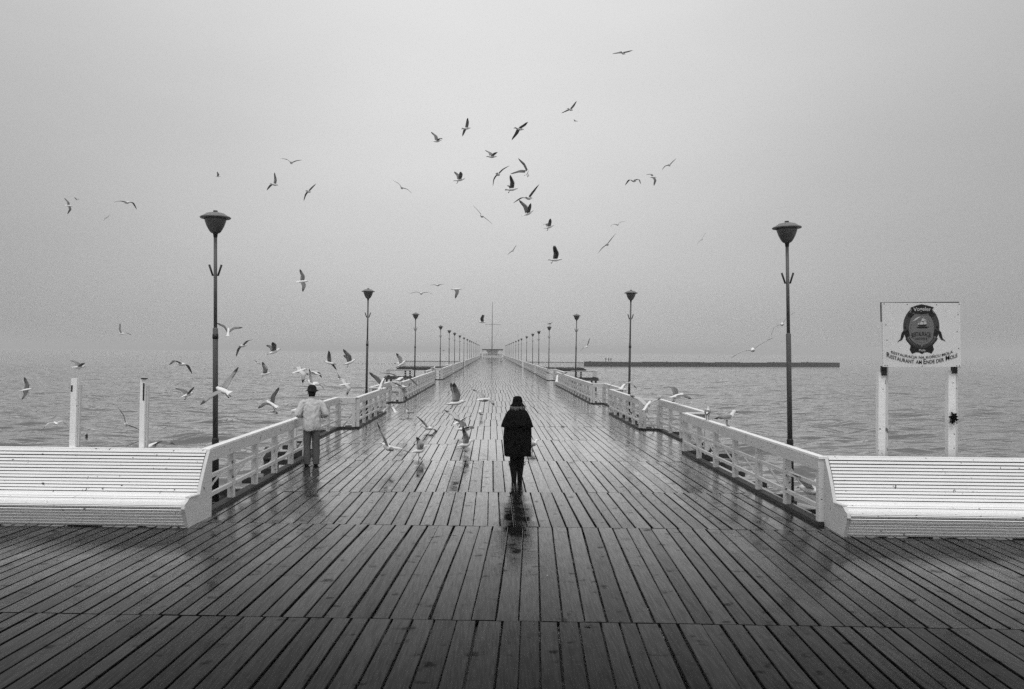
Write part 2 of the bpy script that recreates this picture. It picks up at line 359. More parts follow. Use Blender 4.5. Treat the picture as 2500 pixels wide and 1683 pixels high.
# ------------------------------------------------------------------ railings
def seg_rail(root, a, b, outv, n, brace=True, first=True, last=True):
    """one straight run a->b (on the railing line) with n bays of posts; outv = outward unit vector"""
    a, b = Vector(a), Vector(b); d = (b - a).normalized(); L = (b - a).length; ov = Vector(outv)
    rw = random.uniform
    MB().beam(a + Vector((0, 0, 1.045)) - d*.02, b + Vector((0, 0, 1.045)) + d*.02, .13, .036).build('handrail', 'bench_paint', root)  # cap takes the paler bench paint: light from overhead put into its colour
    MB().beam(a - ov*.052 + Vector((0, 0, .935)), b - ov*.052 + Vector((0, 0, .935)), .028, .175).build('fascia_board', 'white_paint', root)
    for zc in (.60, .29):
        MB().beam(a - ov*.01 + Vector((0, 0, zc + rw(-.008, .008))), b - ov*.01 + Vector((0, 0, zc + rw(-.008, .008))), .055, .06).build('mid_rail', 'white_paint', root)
    for k in range(n + 1):
        if (k == 0 and not first) or (k == n and not last): continue
        q = a + d*(L*k/n); q = q + d*(.055 if k == 0 else -.055 if k == n else rw(-.03, .03))
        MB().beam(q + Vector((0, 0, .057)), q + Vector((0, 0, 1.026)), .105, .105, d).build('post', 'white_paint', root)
        if brace:
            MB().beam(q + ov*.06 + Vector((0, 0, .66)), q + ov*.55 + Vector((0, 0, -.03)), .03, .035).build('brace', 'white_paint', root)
            MB().beam(q + ov*.09 + Vector((0, 0, -.10)), q + ov*.66 + Vector((0, 0, -.10)), .09, .12).build('outrigger', 'dark_timber', root)
    MB().beam(a + ov*.01 + Vector((0, 0, -.01)), b + ov*.01 + Vector((0, 0, -.01)), .16, .13).build('kerb', 'dark_timber', root)
OUT = .66
side = {-1: 'left', 1: 'right'}
secs = [(12.75, 21, 6), (27.2, 34.2, 5), (40.7, 63.2, 15), (73.3, 91.5, 12), (95.5, 127, 18)]
where = [('beside the bench, nearest run', 'between the second and third bump-out bays')]
sec_txt = ['nearest white railing run, joined to the {} bench', 'second white railing run on the {} edge, between the first two bays', 'third, long white railing run on the {} edge beyond the second bay',
           'fourth white railing run on the {} edge, past the third bay', 'fifth white railing run on the {} edge, before the cross platform']
for s, X in ((-1, XL), (1, XR)):
    for i, (a, bq, n) in enumerate(secs):
        if s == 1 and i == 0: a = 12.2
        rt_ = thing('railing', sec_txt[i].format(side[s]), 'railing', (X, a, 0), 'white pier railings')
        seg_rail(rt_, (0, 0, 0), (0, bq - a, 0), (s, 0, 0), n, brace=i < 3)
    for i, (a, bq) in enumerate(bay_list):
        rt_ = thing('railing', f'white railing boxing in the {ORD[i]} bump-out bay on the {side[s]} edge', 'railing', (X, a, 0), 'white pier railings')
        L = bq - a
        seg_rail(rt_, (s*.08, 0.06, 0), (s*OUT, 0.06, 0), (0, -1, 0), 1, False)
        seg_rail(rt_, (s*OUT, .12, 0), (s*OUT, L - .12, 0), (s, 0, 0), max(3, int(L/1.5)), i < 2)
        seg_rail(rt_, (s*OUT, L - .06, 0), (s*.06, L - .06, 0), (0, 1, 0), 1, False)
        MB().beam((s*OUT, 0, -.22), (s*OUT, L, -.22), .14, .28).build('bay_beam', 'dark_timber', rt_)
        MB().beam((s*.1, .0, -.24), (s*(OUT + .1), .0, -.24), .14, .3).build('bay_beam', 'dark_timber', rt_)
        MB().beam((s*.1, L, -.24), (s*(OUT + .1), L, -.24), .14, .3).build('bay_beam', 'dark_timber', rt_)
    # the far stretch beyond the cross platform
    yy = 135.0; k = 0
    far = [135, 157, 180, 202, 225, 250, 275, 300, 327, 354]
    for k in range(len(far) - 1):
        a, bq = far[k], far[k + 1] - 1.2
        rt_ = thing('railing', f'far white railing on the {side[s]} edge, {ORD[k]} run past the cross platform', 'railing', (X, a, 0), 'white pier railings')
        seg_rail(rt_, (0, 0, 0), (0, bq - a, 0), (s, 0, 0), 10, False)
# side platforms (T crossing) and lower landings
for s, X in ((-1, XL), (1, XR)):
    xo = s*14.8
    pl = tag(thing('side_platform', loc=(X, 127, 0)), f'far side platform stretching out to the {side[s]} of the pier', 'platform')
    Lx = abs(xo - X)
    MB().box((s*(Lx/2 + .3), 4, -.03), (Lx - .5, 8, .05)).build('decking', 'wet_plank', pl)
    MB().box((s*(Lx/2 + .3), 0, -.26), (Lx, .3, .36)).build('edge_beam', 'dark_timber', pl)
    MB().box((s*Lx, 4, -.26), (.3, 8, .36)).build('edge_beam', 'dark_timber', pl)
    for kx in (2.5, 6, 9.2):
        for ky in (.4, 7.6): link('pile', pile_me, pl, (s*kx, ky, -.5))
    rl = thing('railing', f'white railing around the far {side[s]} side platform', 'railing', (X, 127, 0), 'white pier railings')
    seg_rail(rl, (s*.4, .2, 0), (s*(Lx - .1), .2, 0), (0, -1, 0), 6, False)
    seg_rail(rl, (s*(Lx - .1), .3, 0), (s*(Lx - .1), 7.8, 0), (s, 0, 0), 4, False)
    seg_rail(rl, (s*.4, 7.8, 0), (s*(Lx - .2), 7.8, 0), (0, 1, 0), 6, False)
    zl = -1.26; lx = s*12.0
    ld = tag(thing('boat_landing', loc=(lx, 120.5, zl)), f'low boat landing in front of the {side[s]} side platform', 'landing')
    MB().box((s*2, 2.6, -.06), (4.2, 5.4, .1)).build('decking', 'wet_plank', ld)
    MB().box((s*2, -.2, -.25), (4.4, .22, .4)).build('edge_beam', 'dark_timber', ld)
    for kx in (.2, 3.8):
        for ky in (0, 5.0): link('pile', pile_me, ld, (s*kx, ky, -.2))
    rl = thing('railing', f'low white railing of the boat landing on the {side[s]} side', 'railing', (lx, 120.5, zl), 'white pier railings')
    seg_rail(rl, (0, .1, 0), (s*4.0, .1, 0), (0, -1, 0), 3, False); seg_rail(rl, (s*4.0, .2, 0), (s*4.0, 5, 0), (s, 0, 0), 3, False)
    scrn = thing('dark_screen', f'added dark timber screen in place of the dark underside by the third bay, {side[s]} of the pier', 'dark_screen', (X + s*.95, 72.6, 0))  # added dark boards standing in for the platform's dark underside beyond
    for k in range(4): MB().box((s*(.1 + .28*k), 0, -.62), (.26, .1, 1.0 + .06*(k % 2))).build('board', 'dark_timber', scrn)
    MB().box((s*.5, .1, -.3), (1.1, .08, .12)).build('batten', 'dark_timber', scrn); MB().box((s*.5, .1, -1.0), (1.1, .08, .12)).build('batten', 'dark_timber', scrn)
# loose piles seen through the railings
for X, Y, zt, lab in ((-5.62, 20.55, .16, 'stubby black mooring pile beside the first left bay, seen through the railing'), (-5.45, 16.2, -.25, 'low black pile outside the nearest left railing run'),
                      (6.05, 20.4, -.1, 'black mooring pile outside the first right bay'), (5.95, 12.9, -.18, 'thick black pile behind the nearest right railing by the bench')):
    q = thing('mooring_pile', lab, 'pile', (X, Y, ZW - 1.5), 'mooring piles outside the railings')
    hgt = zt - (ZW - 1.5)
    MB().tube([(0, 0, 0), (0, 0, hgt - .3), (0, 0, hgt - .04), (0, 0, hgt)], [.2, .19, .18, .14], 14).build('shaft', 'dark_timber', q, True)
    MB().tube([(0, 0, hgt - .34), (0, 0, hgt - .24)], [.205, .205], 14).build('iron_band', 'black_iron', q, True)
# ------------------------------------------------------------------ benches
def bench(u0, u1, inner, label):
    """u0<u1 along the square's edge; inner = which end (0/1) carries the end panel by the railing"""
    root = thing('slatted_bench', label, 'bench', P((u0 + u1)/2, 0), 'white slatted benches')
    O = P((u0 + u1)/2, 0)
    def q(u, v, z_): return P(u, v, z_) - O
    uu0, uu1 = u0 + (.055 if inner == 0 else 0), u1 - (.055 if inner == 1 else 0)
    prof = []
    n = 14; 
    for k in range(n):   # back rest
        f0 = (k + .5)/n; prof.append((.46 + .33*f0 - .05*math.sin(f0*3.14), .40 + .655*f0, math.atan2(.655, .33), .0372))
    for k, (v, zz, a) in enumerate(((.445, .395, .8), (.40, .365, .3), (.33, .35, 0.02), (.27, .35, 0), (.21, .352, 0), (.15, .354, 0), (.09, .353, 0), (.03, .35, 0), (-.03, .346, -.1), (-.08, .32, -.75))):
        prof.append((v, zz, a, .05 if k else .045))
    for k in range(6):   # apron leaning back under the seat nose
        f0 = (k + .5)/6; prof.append((-.10 + .15*f0, .295 - .285*f0, math.atan2(-.22, .21), .050))
    for i_, (v, zz, a, hgt) in enumerate(prof):
        th_ = .012
        e = random.uniform(-.002, .002)
        p0, p1 = q(uu0, v, zz + e), q(uu1, v, zz + e)
        nrm = (PV*(-math.sin(a)) + Vector((0, 0, math.cos(a))))
        MB().beam(p0, p1, hgt, th_, nrm).build('slat', 'bench_paint', root)
    pan = [(0.03, 0.0), (-.06, .20), (-.115, .30), (-.095, .365), (-.03, .385), (.05, .43), (.20, .425), (.36, .41), (.43, .43), (.52, .62), (.66, .86), (.80, 1.062), (.88, 1.062), (.88, 0)]
    ends = [u0] if inner == 0 else [u1 - .05]
    for ue in ends:
        MB().prism([q(ue, v, z_) for v, z_ in pan], PU*.05).build('end_panel', 'white_paint', root)
        MB().prism([q(ue - .012, v, z_) for v, z_ in ((.06, .432), (.06, .452), (.37, .437), (.37, .417))], PU*.075).build('arm_cap', 'white_paint', root)
    k = u0 + 1.3
    while k < u1 - .3:
        MB().prism([q(k, v, z_) for v, z_ in [(.20, 0), (.12, .28), (.38, .33), (.50, .40), (.84, 1.02), (.87, 1.02), (.87, 0)]], PU*.06).build('support_frame', 'dark_timber', root); k += 1.6
    MB().prism([q(uu0 + .01, v, z_) for v, z_ in ((.475, .40), (.805, 1.045), (.83, 1.045), (.50, .40))], (PU*(uu1 - uu0 - .02))).build('backing_board', 'dark_timber', root)
    MB().prism([q(uu0 + .01, v, z_) for v, z_ in ((-.06, .30), (.42, .325), (.42, .31), (-.05, .28), (.07, .01), (.05, .01))], (PU*(uu1 - uu0 - .02))).build('backing_board', 'dark_timber', root)
    MB().beam(q(u0, .835, 1.05), q(u1, .835, 1.05), .10, .035).build('top_board', 'bench_paint', root)
    return root
bench(-12.4, XL + .07, 1, 'long white slatted bench on the left, ending at the left railing')
bench(XR + .0, 12.7, 0, 'long white slatted bench on the right, below the restaurant sign')
for s, u in ((-1, XL + .02), (1, XR - .06)):
    pass
# ------------------------------------------------------------------ lamps
def lamp_parts():
    d = {}
    d['base_sleeve'] = (MB().tube([(0, 0, -.55), (0, 0, .96), (0, 0, .99)], [.062, .062, .052], 14).mesh('base_sleeve', 'black_iron', True))
    d['lower_pole'] = (MB().tube([(0, 0, .95), (0, 0, 3.03), (0, 0, 3.05)], [.048, .048, .036], 14).mesh('lower_pole', 'pole_paint', True))
    d['collar'] = (MB().tube([(0, 0, 2.84), (0, 0, 2.93)], [.054, .054], 14).mesh('collar', 'black_iron', True))
    d['upper_pole'] = (MB().tube([(0, 0, 3.0), (0, 0, 4.76)], [.033, .032], 12).mesh('upper_pole', 'pole_paint', True))
    d['neck'] = (MB().tube([(0, 0, 4.74), (0, 0, 4.8), (0, 0, 4.84)], [.034, .042, .06], 14).mesh('neck', 'black_iron', True))
    d['bowl'] = (MB().tube([(0, 0, 4.825), (0, 0, 4.85), (0, 0, 4.89), (0, 0, 4.96), (0, 0, 5.04), (0, 0, 5.105)], [.075, .10, .125, .16, .188, .203], 24).mesh('bowl', 'lamp_bowl', True))
    d['cap'] = (MB().tube([(0, 0, 5.10), (0, 0, 5.112), (0, 0, 5.13), (0, 0, 5.145), (0, 0, 5.16), (0, 0, 5.19), (0, 0, 5.215)], [.27, .28, .265, .225, .205, .16, .06], 28).mesh('cap', 'lamp_cap', True))
    d['finial'] = (MB().tube([(0, 0, 5.21), (0, 0, 5.245)], [.042, .04], 12).mesh('finial', 'black_iron', True))
    for k, a in enumerate((1.0, -1.0)):
        mb = MB().tube([(a*.05, 0, 4.03), (a*.115, 0, 4.23)], [.018, .02], 8); mb.beam((0, 0, 4.03), (a*.065, 0, 4.03), .03, .02)
        d['flag_holder' + ('' if k == 0 else '_')] = mb.mesh('flag_holder', 'black_iron', True)
    return d
LP = lamp_parts()
def lamp(head_px, X, side_, i, lean=0.0):
    p = atX(head_px[0], head_px[1], X)
    q = thing('street_lamp', f'{ORD[i]} lamp post from the near end in the {side_} row', 'street lamp', (X - 5.12*math.sin(lean), p.y, 0), 'lamp posts along the pier')
    q.rotation_euler = (0, lean, random.uniform(-.3, .3)*0 + (0 if i < 2 else random.uniform(-.5, .5)))
    for nm, me in LP.items():
        if i > 9 and nm in ('flag_holder', 'flag_holder_', 'finial', 'neck', 'collar'): continue
        if i == 0 and nm == 'collar' and side_ == 'right': continue
        link(nm.rstrip('_'), me, q)
    MB().beam((-(1 if X > 0 else -1)*.62, 0, -.30), ((1 if X > 0 else -1)*.1, 0, -.30), .12, .16).build('bracket', 'dark_timber', q)
    return q
LX, RX = -5.2, 5.75
left_px = [(526, 524.7), (899, 713), (1015, 767), (1076, 797), (1097, 808), (1110, 814), (1122.7, 820.5), (1133, 826), (1141, 829.5), (1147, 832.5), (1151.4, 834.5), (1156.4, 837), (1160.5, 839), (1164, 841), (1167, 842.5), (1170, 844)]
right_px = [(1921, 550), (1540.5, 718), (1408, 768), (1341, 799), (1315.6, 810.5), (1300.7, 816), (1286, 823), (1273, 829), (1266, 832), (1259.5, 835), (1253, 838), (1248, 840), (1244, 842), (1240.5, 843.5), (1237, 845), (1234, 846.5)]
leanL = [-.011, .008, .009, .006]; leanR = [-.020, .012, .012, .004]
lampsR = []
for i, q in enumerate(left_px): lamp(q, LX, 'left', i, leanL[i] if i < 4 else random.uniform(-.004, .004))
for i, q in enumerate(right_px): lampsR.append(lamp(q, RX, 'right', i, leanR[i] if i < 4 else random.uniform(-.004, .004)))
# ------------------------------------------------------------------ shelter and mast at the pier head
pv = thing('pier_head_shelter', 'small flat roofed shelter with white walls at the far pier end', 'shelter', (.28, 357, 0))
MB().box((0, 3, 3.35), (9.4, 6, .55)).build('roof', 'dark_timber', pv)
MB().prism([(-2.9, 2, 3.05), (2.9, 2, 3.05), (2.1, 2, 1.75), (-2.1, 2, 1.75)], (0, .15, 0)).build('hanging_panel', 'sign_face', pv)
MB().box((0, 1.2, .85), (8.6, .2, 1.35)).build('wall', 'white_paint', pv)
MB().box((0, 1.0, 1.56), (5.4, .6, .14)).build('counter', 'dark_timber', pv)
for kx in (-4.3, -2.2, 2.2, 4.3): MB().box((kx, .6, 1.52), (.2, .2, 3.08)).build('column', 'white_paint', pv)
MB().box((0, 0, -.15), (10.2, 7, .2)).build('floor_slab', 'dark_timber', pv)
ms = thing('signal_mast', 'tall thin signal mast with one yard behind the far shelter', 'mast', (.05, 362, 0))
MB().tube([(0, 0, 0), (0, 0, 14), (0, 0, 25)], [.2, .16, .09], 8).build('pole', 'pole_paint', ms, True)
MB().tube([(-3.2, 0, 14.8), (0, 0, 14.9), (3.9, 0, 14.8)], [.06, .1, .06], 8).build('yard', 'pole_paint', ms, True)
for a in (-3, 3.6): MB().tube([(a, 0, 14.8), (a*.08, 0, 4)], [.015, .015], 5).build('stay', 'black_iron', ms)
# ------------------------------------------------------------------ breakwater
bwt = thing('breakwater', 'low dark concrete breakwater across the water on the right', 'breakwater', (41, 347, ZW))
d = Vector((167 - 41, 382 - 347, 0)); L = d.length; d.normalize(); nb = 14; up_ = Vector((0, 0, 1))
for k in range(nb):
    a = d*(L*k/nb + .06); b_ = d*(L*(k + 1)/nb - .06); hh = 2.0 + random.uniform(-.16, .16)
    MB().beam(a + up_*(hh/2 - .4), b_ + up_*(hh/2 - .4), 5 + random.uniform(-.1, .1), hh + .8).build('concrete_block', 'concrete', bwt)
    if k % 2 == 0: MB().tube([a + d*2 + up_*hh, a + d*2 + up_*(hh + .3)], [.28, .32], 8).build('bollard', 'concrete', bwt, True)
    MB().beam(a + up_*.9 + Vector((0, -2.62, 0)), b_ + up_*.9 + Vector((0, -2.62, 0)), .18, .25).build('fender_rail', 'dark_timber', bwt)
exec_later = []
# ------------------------------------------------------------------ sign
def text_mesh(s_, size):
    cu = bpy.data.curves.new('txt', 'FONT'); cu.body = s_; cu.size = size; cu.offset = size*.014; cu.resolution_u = 4
    ob = bpy.data.objects.new('txt', cu); C.objects.link(ob); bpy.context.view_layer.update()
    dg = bpy.context.evaluated_depsgraph_get(); me = bpy.data.meshes.new_from_object(ob.evaluated_get(dg))
    v = [Vector(q.co) for q in me.vertices]; f = [tuple(q.vertices) for q in me.polygons]
    bpy.data.objects.remove(ob); bpy.data.curves.remove(cu); bpy.data.meshes.remove(me); return v, f
def text_line(segs):
    words, x = [[[], []]], 0.0
    for s_, size in segs:
        if s_.strip() == '': x += size*.3; words.append([[], []]); continue
        v, f = text_mesh(s_, size); mn = min(q.x for q in v); mx = max(q.x for q in v); V_, F_ = words[-1]; o = len(V_)
        V_ += [Vector((q.x - mn + x, q.y, 0)) for q in v]; F_ += [tuple(i + o for i in g) for g in f]; x += mx - mn + size*.07
    return [([q - Vector((x/2, 0, 0)) for q in V_], F_) for V_, F_ in words], x
sg = thing('restaurant_sign', 'white restaurant sign board with round dark emblem on two white posts', 'sign', (0, 0, 0))
SY = 12.42
c0 = at(2153, 740, SY); c1 = at(2342, 895, SY)
sc_ = (c1.x - c0.x)/1480.0
ctr = Vector(((c0.x + c1.x)/2, SY, (c0.z + c1.z)/2))
sg.location = (ctr.x, SY, 0)
srot = Matrix.Rotation(-.02, 3, 'Y')
def SP(x, y, layer): return srot @ Vector(((x - 1145)*sc_, -.03 - .0018*layer, (750 - y)*sc_)) + Vector((0, 0, ctr.z))
def spoly(name, material, pts, layer, parent):
    return MB().prism([SP(x, y, layer) for x, y in pts], (0, .0014, 0)).build(name, material, parent)
bd = MB().prism([SP(405, 142, 0), SP(1885, 160, 0), SP(1885, 1362, 0), SP(405, 1345, 0)], (0, .026, 0)).build('board', 'sign_face', sg)
for g in (((400, 132), (1890, 138), (1890, 172), (400, 158)), ((1872, 1260), (1904, 1250), (1904, 1372), (1872, 1372)), ((400, 160), (426, 160), (412, 500), (402, 500))):
    MB().prism([SP(x, y, -16) for x, y in g], (0, .03, 0)).build('backing_frame', 'black_iron', sg)
def ell(cx, cy, rx, ry, n=40, a0=0, a1=360): return [(cx + rx*math.cos(R(a0 + (a1 - a0)*k/n)), cy + ry*math.sin(R(a0 + (a1 - a0)*k/n))) for k in range(n if a1 - a0 == 360 else n + 1)]
mir = lambda pts: [(2280 - x, y) for x, y in pts][::-1]
half = [(1145, 1115), (1090, 1085), (1030, 1082), (958, 1110), (910, 1030), (932, 960), (905, 920), (860, 870), (833, 825), (900, 780), (1140, 760)]
spoly('plaque', 'print_black', half + [(2285 - x, y) for x, y in half[::-1]][1:-1], 1, bd)
spoly('roundel', 'print_dark', ell(1140, 600, 345, 400), 2, bd)
spoly('roundel_field', 'print_mid', ell(1140, 640, 240, 330), 3, bd)
spoly('lower_band', 'print_mid', ell(1140, 600, 318, 372, 24, 30, 150) + ell(1140, 600, 255, 310, 24, 150, 30)[::1] if False else [(1140 + 318*math.cos(R(a)), 600 + 372*math.sin(R(a))) for a in range(28, 153, 5)] + [(1140 + 246*math.cos(R(a)), 625 + 320*math.sin(R(a))) for a in range(152, 27, -5)], 4, bd)
for k, a in enumerate(range(36, 146, 6)):
    if k in (9,): continue
    x, y = 1140 + 283*math.cos(R(a)), 612 + 346*math.sin(R(a)); spoly('mark', 'print_text', [(x - 10, y - 16), (x + 10, y - 16), (x + 10, y + 16), (x - 10, y + 16)], 5, bd)
spoly('inner_field', 'print_mid', ell(1140, 650, 205, 250), 5, bd)
sw = [(802, 668), (765, 710), (745, 790), (735, 830), (700, 858), (680, 888), (715, 865), (768, 848), (800, 790), (815, 740), (838, 700)]
fl = [(838, 680), (878, 650), (915, 748), (850, 795), (825, 760)]
tr = [(878, 378), (928, 330), (1012, 365), (945, 425)]
for g, nm, ly in ((sw, 'ribbon', 3), (fl, 'ribbon_fold', 6), (tr, 'corner_mark', 6)):
    spoly(nm, 'print_black', g, ly, bd); spoly(nm, 'print_black', mir(g), ly, bd)
for x in (832, 1440): spoly('dot', 'print_black', ell(x, 612, 20, 20, 12), 4, bd)
ban = [(938, 240), (1040, 205), (1145, 180), (1260, 205), (1378, 240), (1345, 285), (1368, 335), (1260, 362), (1145, 376), (1040, 360), (932, 332), (952, 285)]
spoly('banner_edge', 'print_light', [(1145 + (x - 1145)*1.03, 283 + (y - 283)*1.06) for x, y in ban], 6, bd)
spoly('banner', 'print_black', ban, 7, bd)
spoly('hull', 'print_black', [(1040, 606), (1075, 600), (1240, 600), (1282, 606), (1245, 628), (1075, 630)], 7, bd)
spoly('hull', 'print_black', [(1072, 568), (1245, 562), (1205, 592), (1110, 592)], 8, bd)
for g in ([(1100, 562), (1125, 500), (1170, 520), (1165, 560)], [(1130, 495), (1150, 445), (1195, 452), (1205, 490)], [(1175, 560), (1180, 500), (1225, 505), (1235, 555)], [(1060, 560), (1095, 510), (1092, 562)], [(1205, 485), (1205, 455), (1238, 495)]): spoly('sail', 'print_light', g, 8, bd)
spoly('painted_bird', 'print_light', [(955, 512), (1000, 470), (1030, 440), (1085, 415), (1135, 415), (1085, 435), (1055, 462), (1020, 482), (990, 492)], 8, bd)
def sign_text(name, segs, xc, width, ybase, curve, material, layer, skew=0.0, cap=None):
    words, w_ = text_line(segs); k = width/w_; ky = cap/max(q.y for V_, F_ in words for q in V_) if cap else k
    for V_, F_ in words:
        MB().add([SP(xc + q.x*k, ybase - q.y*ky - curve*(2*q.x/w_)**2 + skew*q.x*k, layer) for q in V_], F_).build(name, material, bd)
sign_text('lettering', [('Vogeler', 100)], 1155, 340, 300, -14, 'print_light', 9)
sign_text('lettering', [('RESTAURACJE', 80)], 1135, 370, 775, -22, 'print_text', 7, 0, 80)
sign_text('lettering', [('HOTELE', 60)], 1135, 225, 848, 0, 'print_text', 7)
sign_text('lettering', [('Mole', 50)], 1148, 125, 1062, 0, 'print_light', 5)
sign_text('lettering', [('RESTAURACJA', 70), (' ', 70), ('NA', 70), (' ', 70), ('KO\u0143CU', 70), (' ', 70), ('MOLA', 70)], 1147, 1180, 1200, 108, 'print_text', 4, .005, 66)
sign_text('lettering', [('R', 92), ('ESTAURANT', 66), (' ', 70), ('AM', 66), (' ', 70), ('E', 92), ('NDE', 66), (' ', 70), ('DER', 66), (' ', 70), ('M', 92), ('OLE', 66)], 1147, 1350, 1298, 135, 'print_text', 4, .012, 92)
for x, y in ((440, 165), (880, 178), (1437, 190), (1868, 190), (1845, 380), (1820, 700), (1845, 1015), (470, 557), (485, 845), (437, 1322), (480, 1322), (1147, 1338), (1803, 1343), (1855, 1343)):
    spoly('screw', 'black_iron', ell(x, y, 9, 9, 8), 2, bd)
for pxa, pxb, pxr, pyb in ((2141, 2158, 2167, 910), (2311, 2329, 2337, 905)):
    a = at(pxa, 1090, SY + .1); b_ = at(pxb, 1090, SY + .1); c_ = at(pxr, 1090, SY + .1); lx = sg.location.x
    ztop = at(pxa, pyb, SY + .1).z
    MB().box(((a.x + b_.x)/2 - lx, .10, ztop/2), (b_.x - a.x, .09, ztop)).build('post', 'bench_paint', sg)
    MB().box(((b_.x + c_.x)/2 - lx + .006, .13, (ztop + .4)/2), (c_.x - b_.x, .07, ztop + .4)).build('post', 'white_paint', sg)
    MB().box((a.x - lx + (.09 if pxa > 2200 else .08), .055, ztop + .03), (.075, .06, .15)).build('bracket', 'black_iron', sg)
tf = MB()
for k in range(26):
    a, e = random.uniform(0, 6.28), random.uniform(-1, 1); r_ = random.uniform(.03, .085)
    q0 = Vector((random.uniform(-.02, .02), 0, random.uniform(-.03, .03))); tf.tube([q0, q0 + Vector((math.cos(a)*r_*.7, random.uniform(-.05, .02), e*r_)), q0 + Vector((math.cos(a + .6)*r_, random.uniform(-.05, .02), e*r_ - .02))], [.012, .014, .004], 5)
kn = at(2326, 1022, SY + .02); tf.build('cord_tangle', 'black_wool', None, loc=kn)
tag(bpy.data.objects['cord_tangle'], 'black tangle of cord knotted on the right sign post', 'cord')
# two empty posts on the left
for px0, px1, pyt, lab in ((167, 184, 924, 'bare white post left of the pair behind the left bench'), (339, 353, 926, 'bare white post with dark streak near the left lamp')):
    Y = 12.9; a = at(px0, 1090, Y); b_ = at(px1, 1090, Y); zt = at(px0, pyt, Y).z
    q = thing('sign_post', lab, 'post', ((a.x + b_.x)/2, Y, 0), 'leftover sign posts')
    q.rotation_euler = (0, .018 if px0 < 200 else .008, 0)
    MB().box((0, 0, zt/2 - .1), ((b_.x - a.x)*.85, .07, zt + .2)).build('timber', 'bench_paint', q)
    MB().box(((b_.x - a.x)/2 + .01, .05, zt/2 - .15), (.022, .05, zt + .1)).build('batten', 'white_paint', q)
    MB().box((-.03 if px0 < 200 else .02, -.037, zt - (.16 if px0 < 200 else .2)), (.025, .006, .1 if px0 < 200 else .28)).build('rusty_strip', 'black_iron', q)
    if px0 > 200: MB().box((.02, -.02, zt + .01), (.075, .08, .018)).build('cap_plate', 'black_iron', q)
# ------------------------------------------------------------------ people
def skin_mesh(name, pts, edges, rad, material, sub=2):
    me = bpy.data.meshes.new(name); me.from_pydata([tuple(q) for q in pts], edges, []); ob = bpy.data.objects.new(name, me); C.objects.link(ob)
    md = ob.modifiers.new('s', 'SKIN'); md.use_smooth_shade = True; md.branch_smoothing = .3
    for i, r_ in enumerate(rad):
        sv = me.skin_vertices[0].data[i]; sv.radius = (r_, r_) if isinstance(r_, (int, float)) else r_; sv.use_root = (i == 0)
    s2 = ob.modifiers.new('d', 'SUBSURF'); s2.levels = sub; s2.render_levels = sub
    bpy.context.view_layer.update(); dg = bpy.context.evaluated_depsgraph_get()
    out_ = bpy.data.meshes.new_from_object(ob.evaluated_get(dg)); out_.name = name; bpy.data.objects.remove(ob)
    out_.materials.clear(); out_.materials.append(MAT[material]); out_.shade_smooth(); return out_
def loft(rings, n=28, fold=0.0, seed=0, freq=7):
    """rings: (z, cx, cy, rx, ry, fold amount 0..1)"""
    mb = MB(); r = random.Random(seed); ph = [r.uniform(0, 6.28) for _ in range(4)]; vs = []; fs = []
    for (z_, cx, cy, rx, ry, fo) in rings:
        for k in range(n):
            a = 2*math.pi*k/n; m_ = 1 + fold*fo*(math.sin(freq*a + ph[0]) + .6*math.sin((freq + 4)*a + ph[1] + z_*3) + .5*math.sin(3*a + ph[2]))
            vs.append((cx + rx*m_*math.cos(a), cy + ry*m_*math.sin(a), z_ + .012*fo*math.sin(3*a + ph[3])))
    for i in range(len(rings) - 1):
        for k in range(n): fs.append((i*n + k, i*n + (k + 1) % n, (i + 1)*n + (k + 1) % n, (i + 1)*n + k))
    fs.append(tuple(range(n - 1, -1, -1))); fs.append(tuple((len(rings) - 1)*n + k for k in range(n)))
    return mb.add(vs, fs)
def rumple(o, amp, scale, cuts=2, seed=0.0):
    bm = bmesh.new(); bm.from_mesh(o.data); bmesh.ops.subdivide_edges(bm, edges=bm.edges, cuts=cuts, use_grid_fill=True); bm.normal_update()
    for v in bm.verts:
        q = Vector((v.co.x*scale[0] + seed, v.co.y*scale[1], v.co.z*scale[2])); n_ = mnoise.noise(q) + .5*mnoise.noise(q*2.3)
        v.co += v.normal*(amp*(n_ - abs(mnoise.noise(q*1.4 + Vector((9, 2, 4))))*.8))
    bm.to_mesh(o.data); bm.free(); o.data.shade_smooth(); return o
def head_pts(base, tilt=(0, 0)):
    x, y, z_ = base
    return [(x, y, z_), (x, y + .012, z_ + .07), (x, y + .02, z_ + .14), (x, y + .01, z_ + .2), (x, y, z_ + .245)]
def face(root, x, y, z_, fwd=1):
    """nose, eyes, ears and mouth on the side the figure looks towards (+Y)"""
    mb = MB(); mb.tube([(x, y + .088*fwd, z_ + .15), (x, y + .118*fwd, z_ + .115), (x, y + .09*fwd, z_ + .105)], [.010, .016, .012], 8); mb.build('nose', 'skin', root, True)
    for s in (-1, 1):
        MB().tube([(x + s*.032, y + .078*fwd, z_ + .155), (x + s*.032, y + .09*fwd, z_ + .155)], [.012, .006], 8).build('eye', 'print_dark', root, True)
        MB().tube([(x + s*.074, y, z_ + .10), (x + s*.086, y - .006, z_ + .14), (x + s*.08, y, z_ + .165)], [(.01, .014), (.014, .02), (.008, .012)], 8).build('ear', 'skin', root, True)
    MB().beam((x - .022, y + .083*fwd, z_ + .075), (x + .022, y + .083*fwd, z_ + .075), .012, .01).build('mouth', 'print_mid', root)
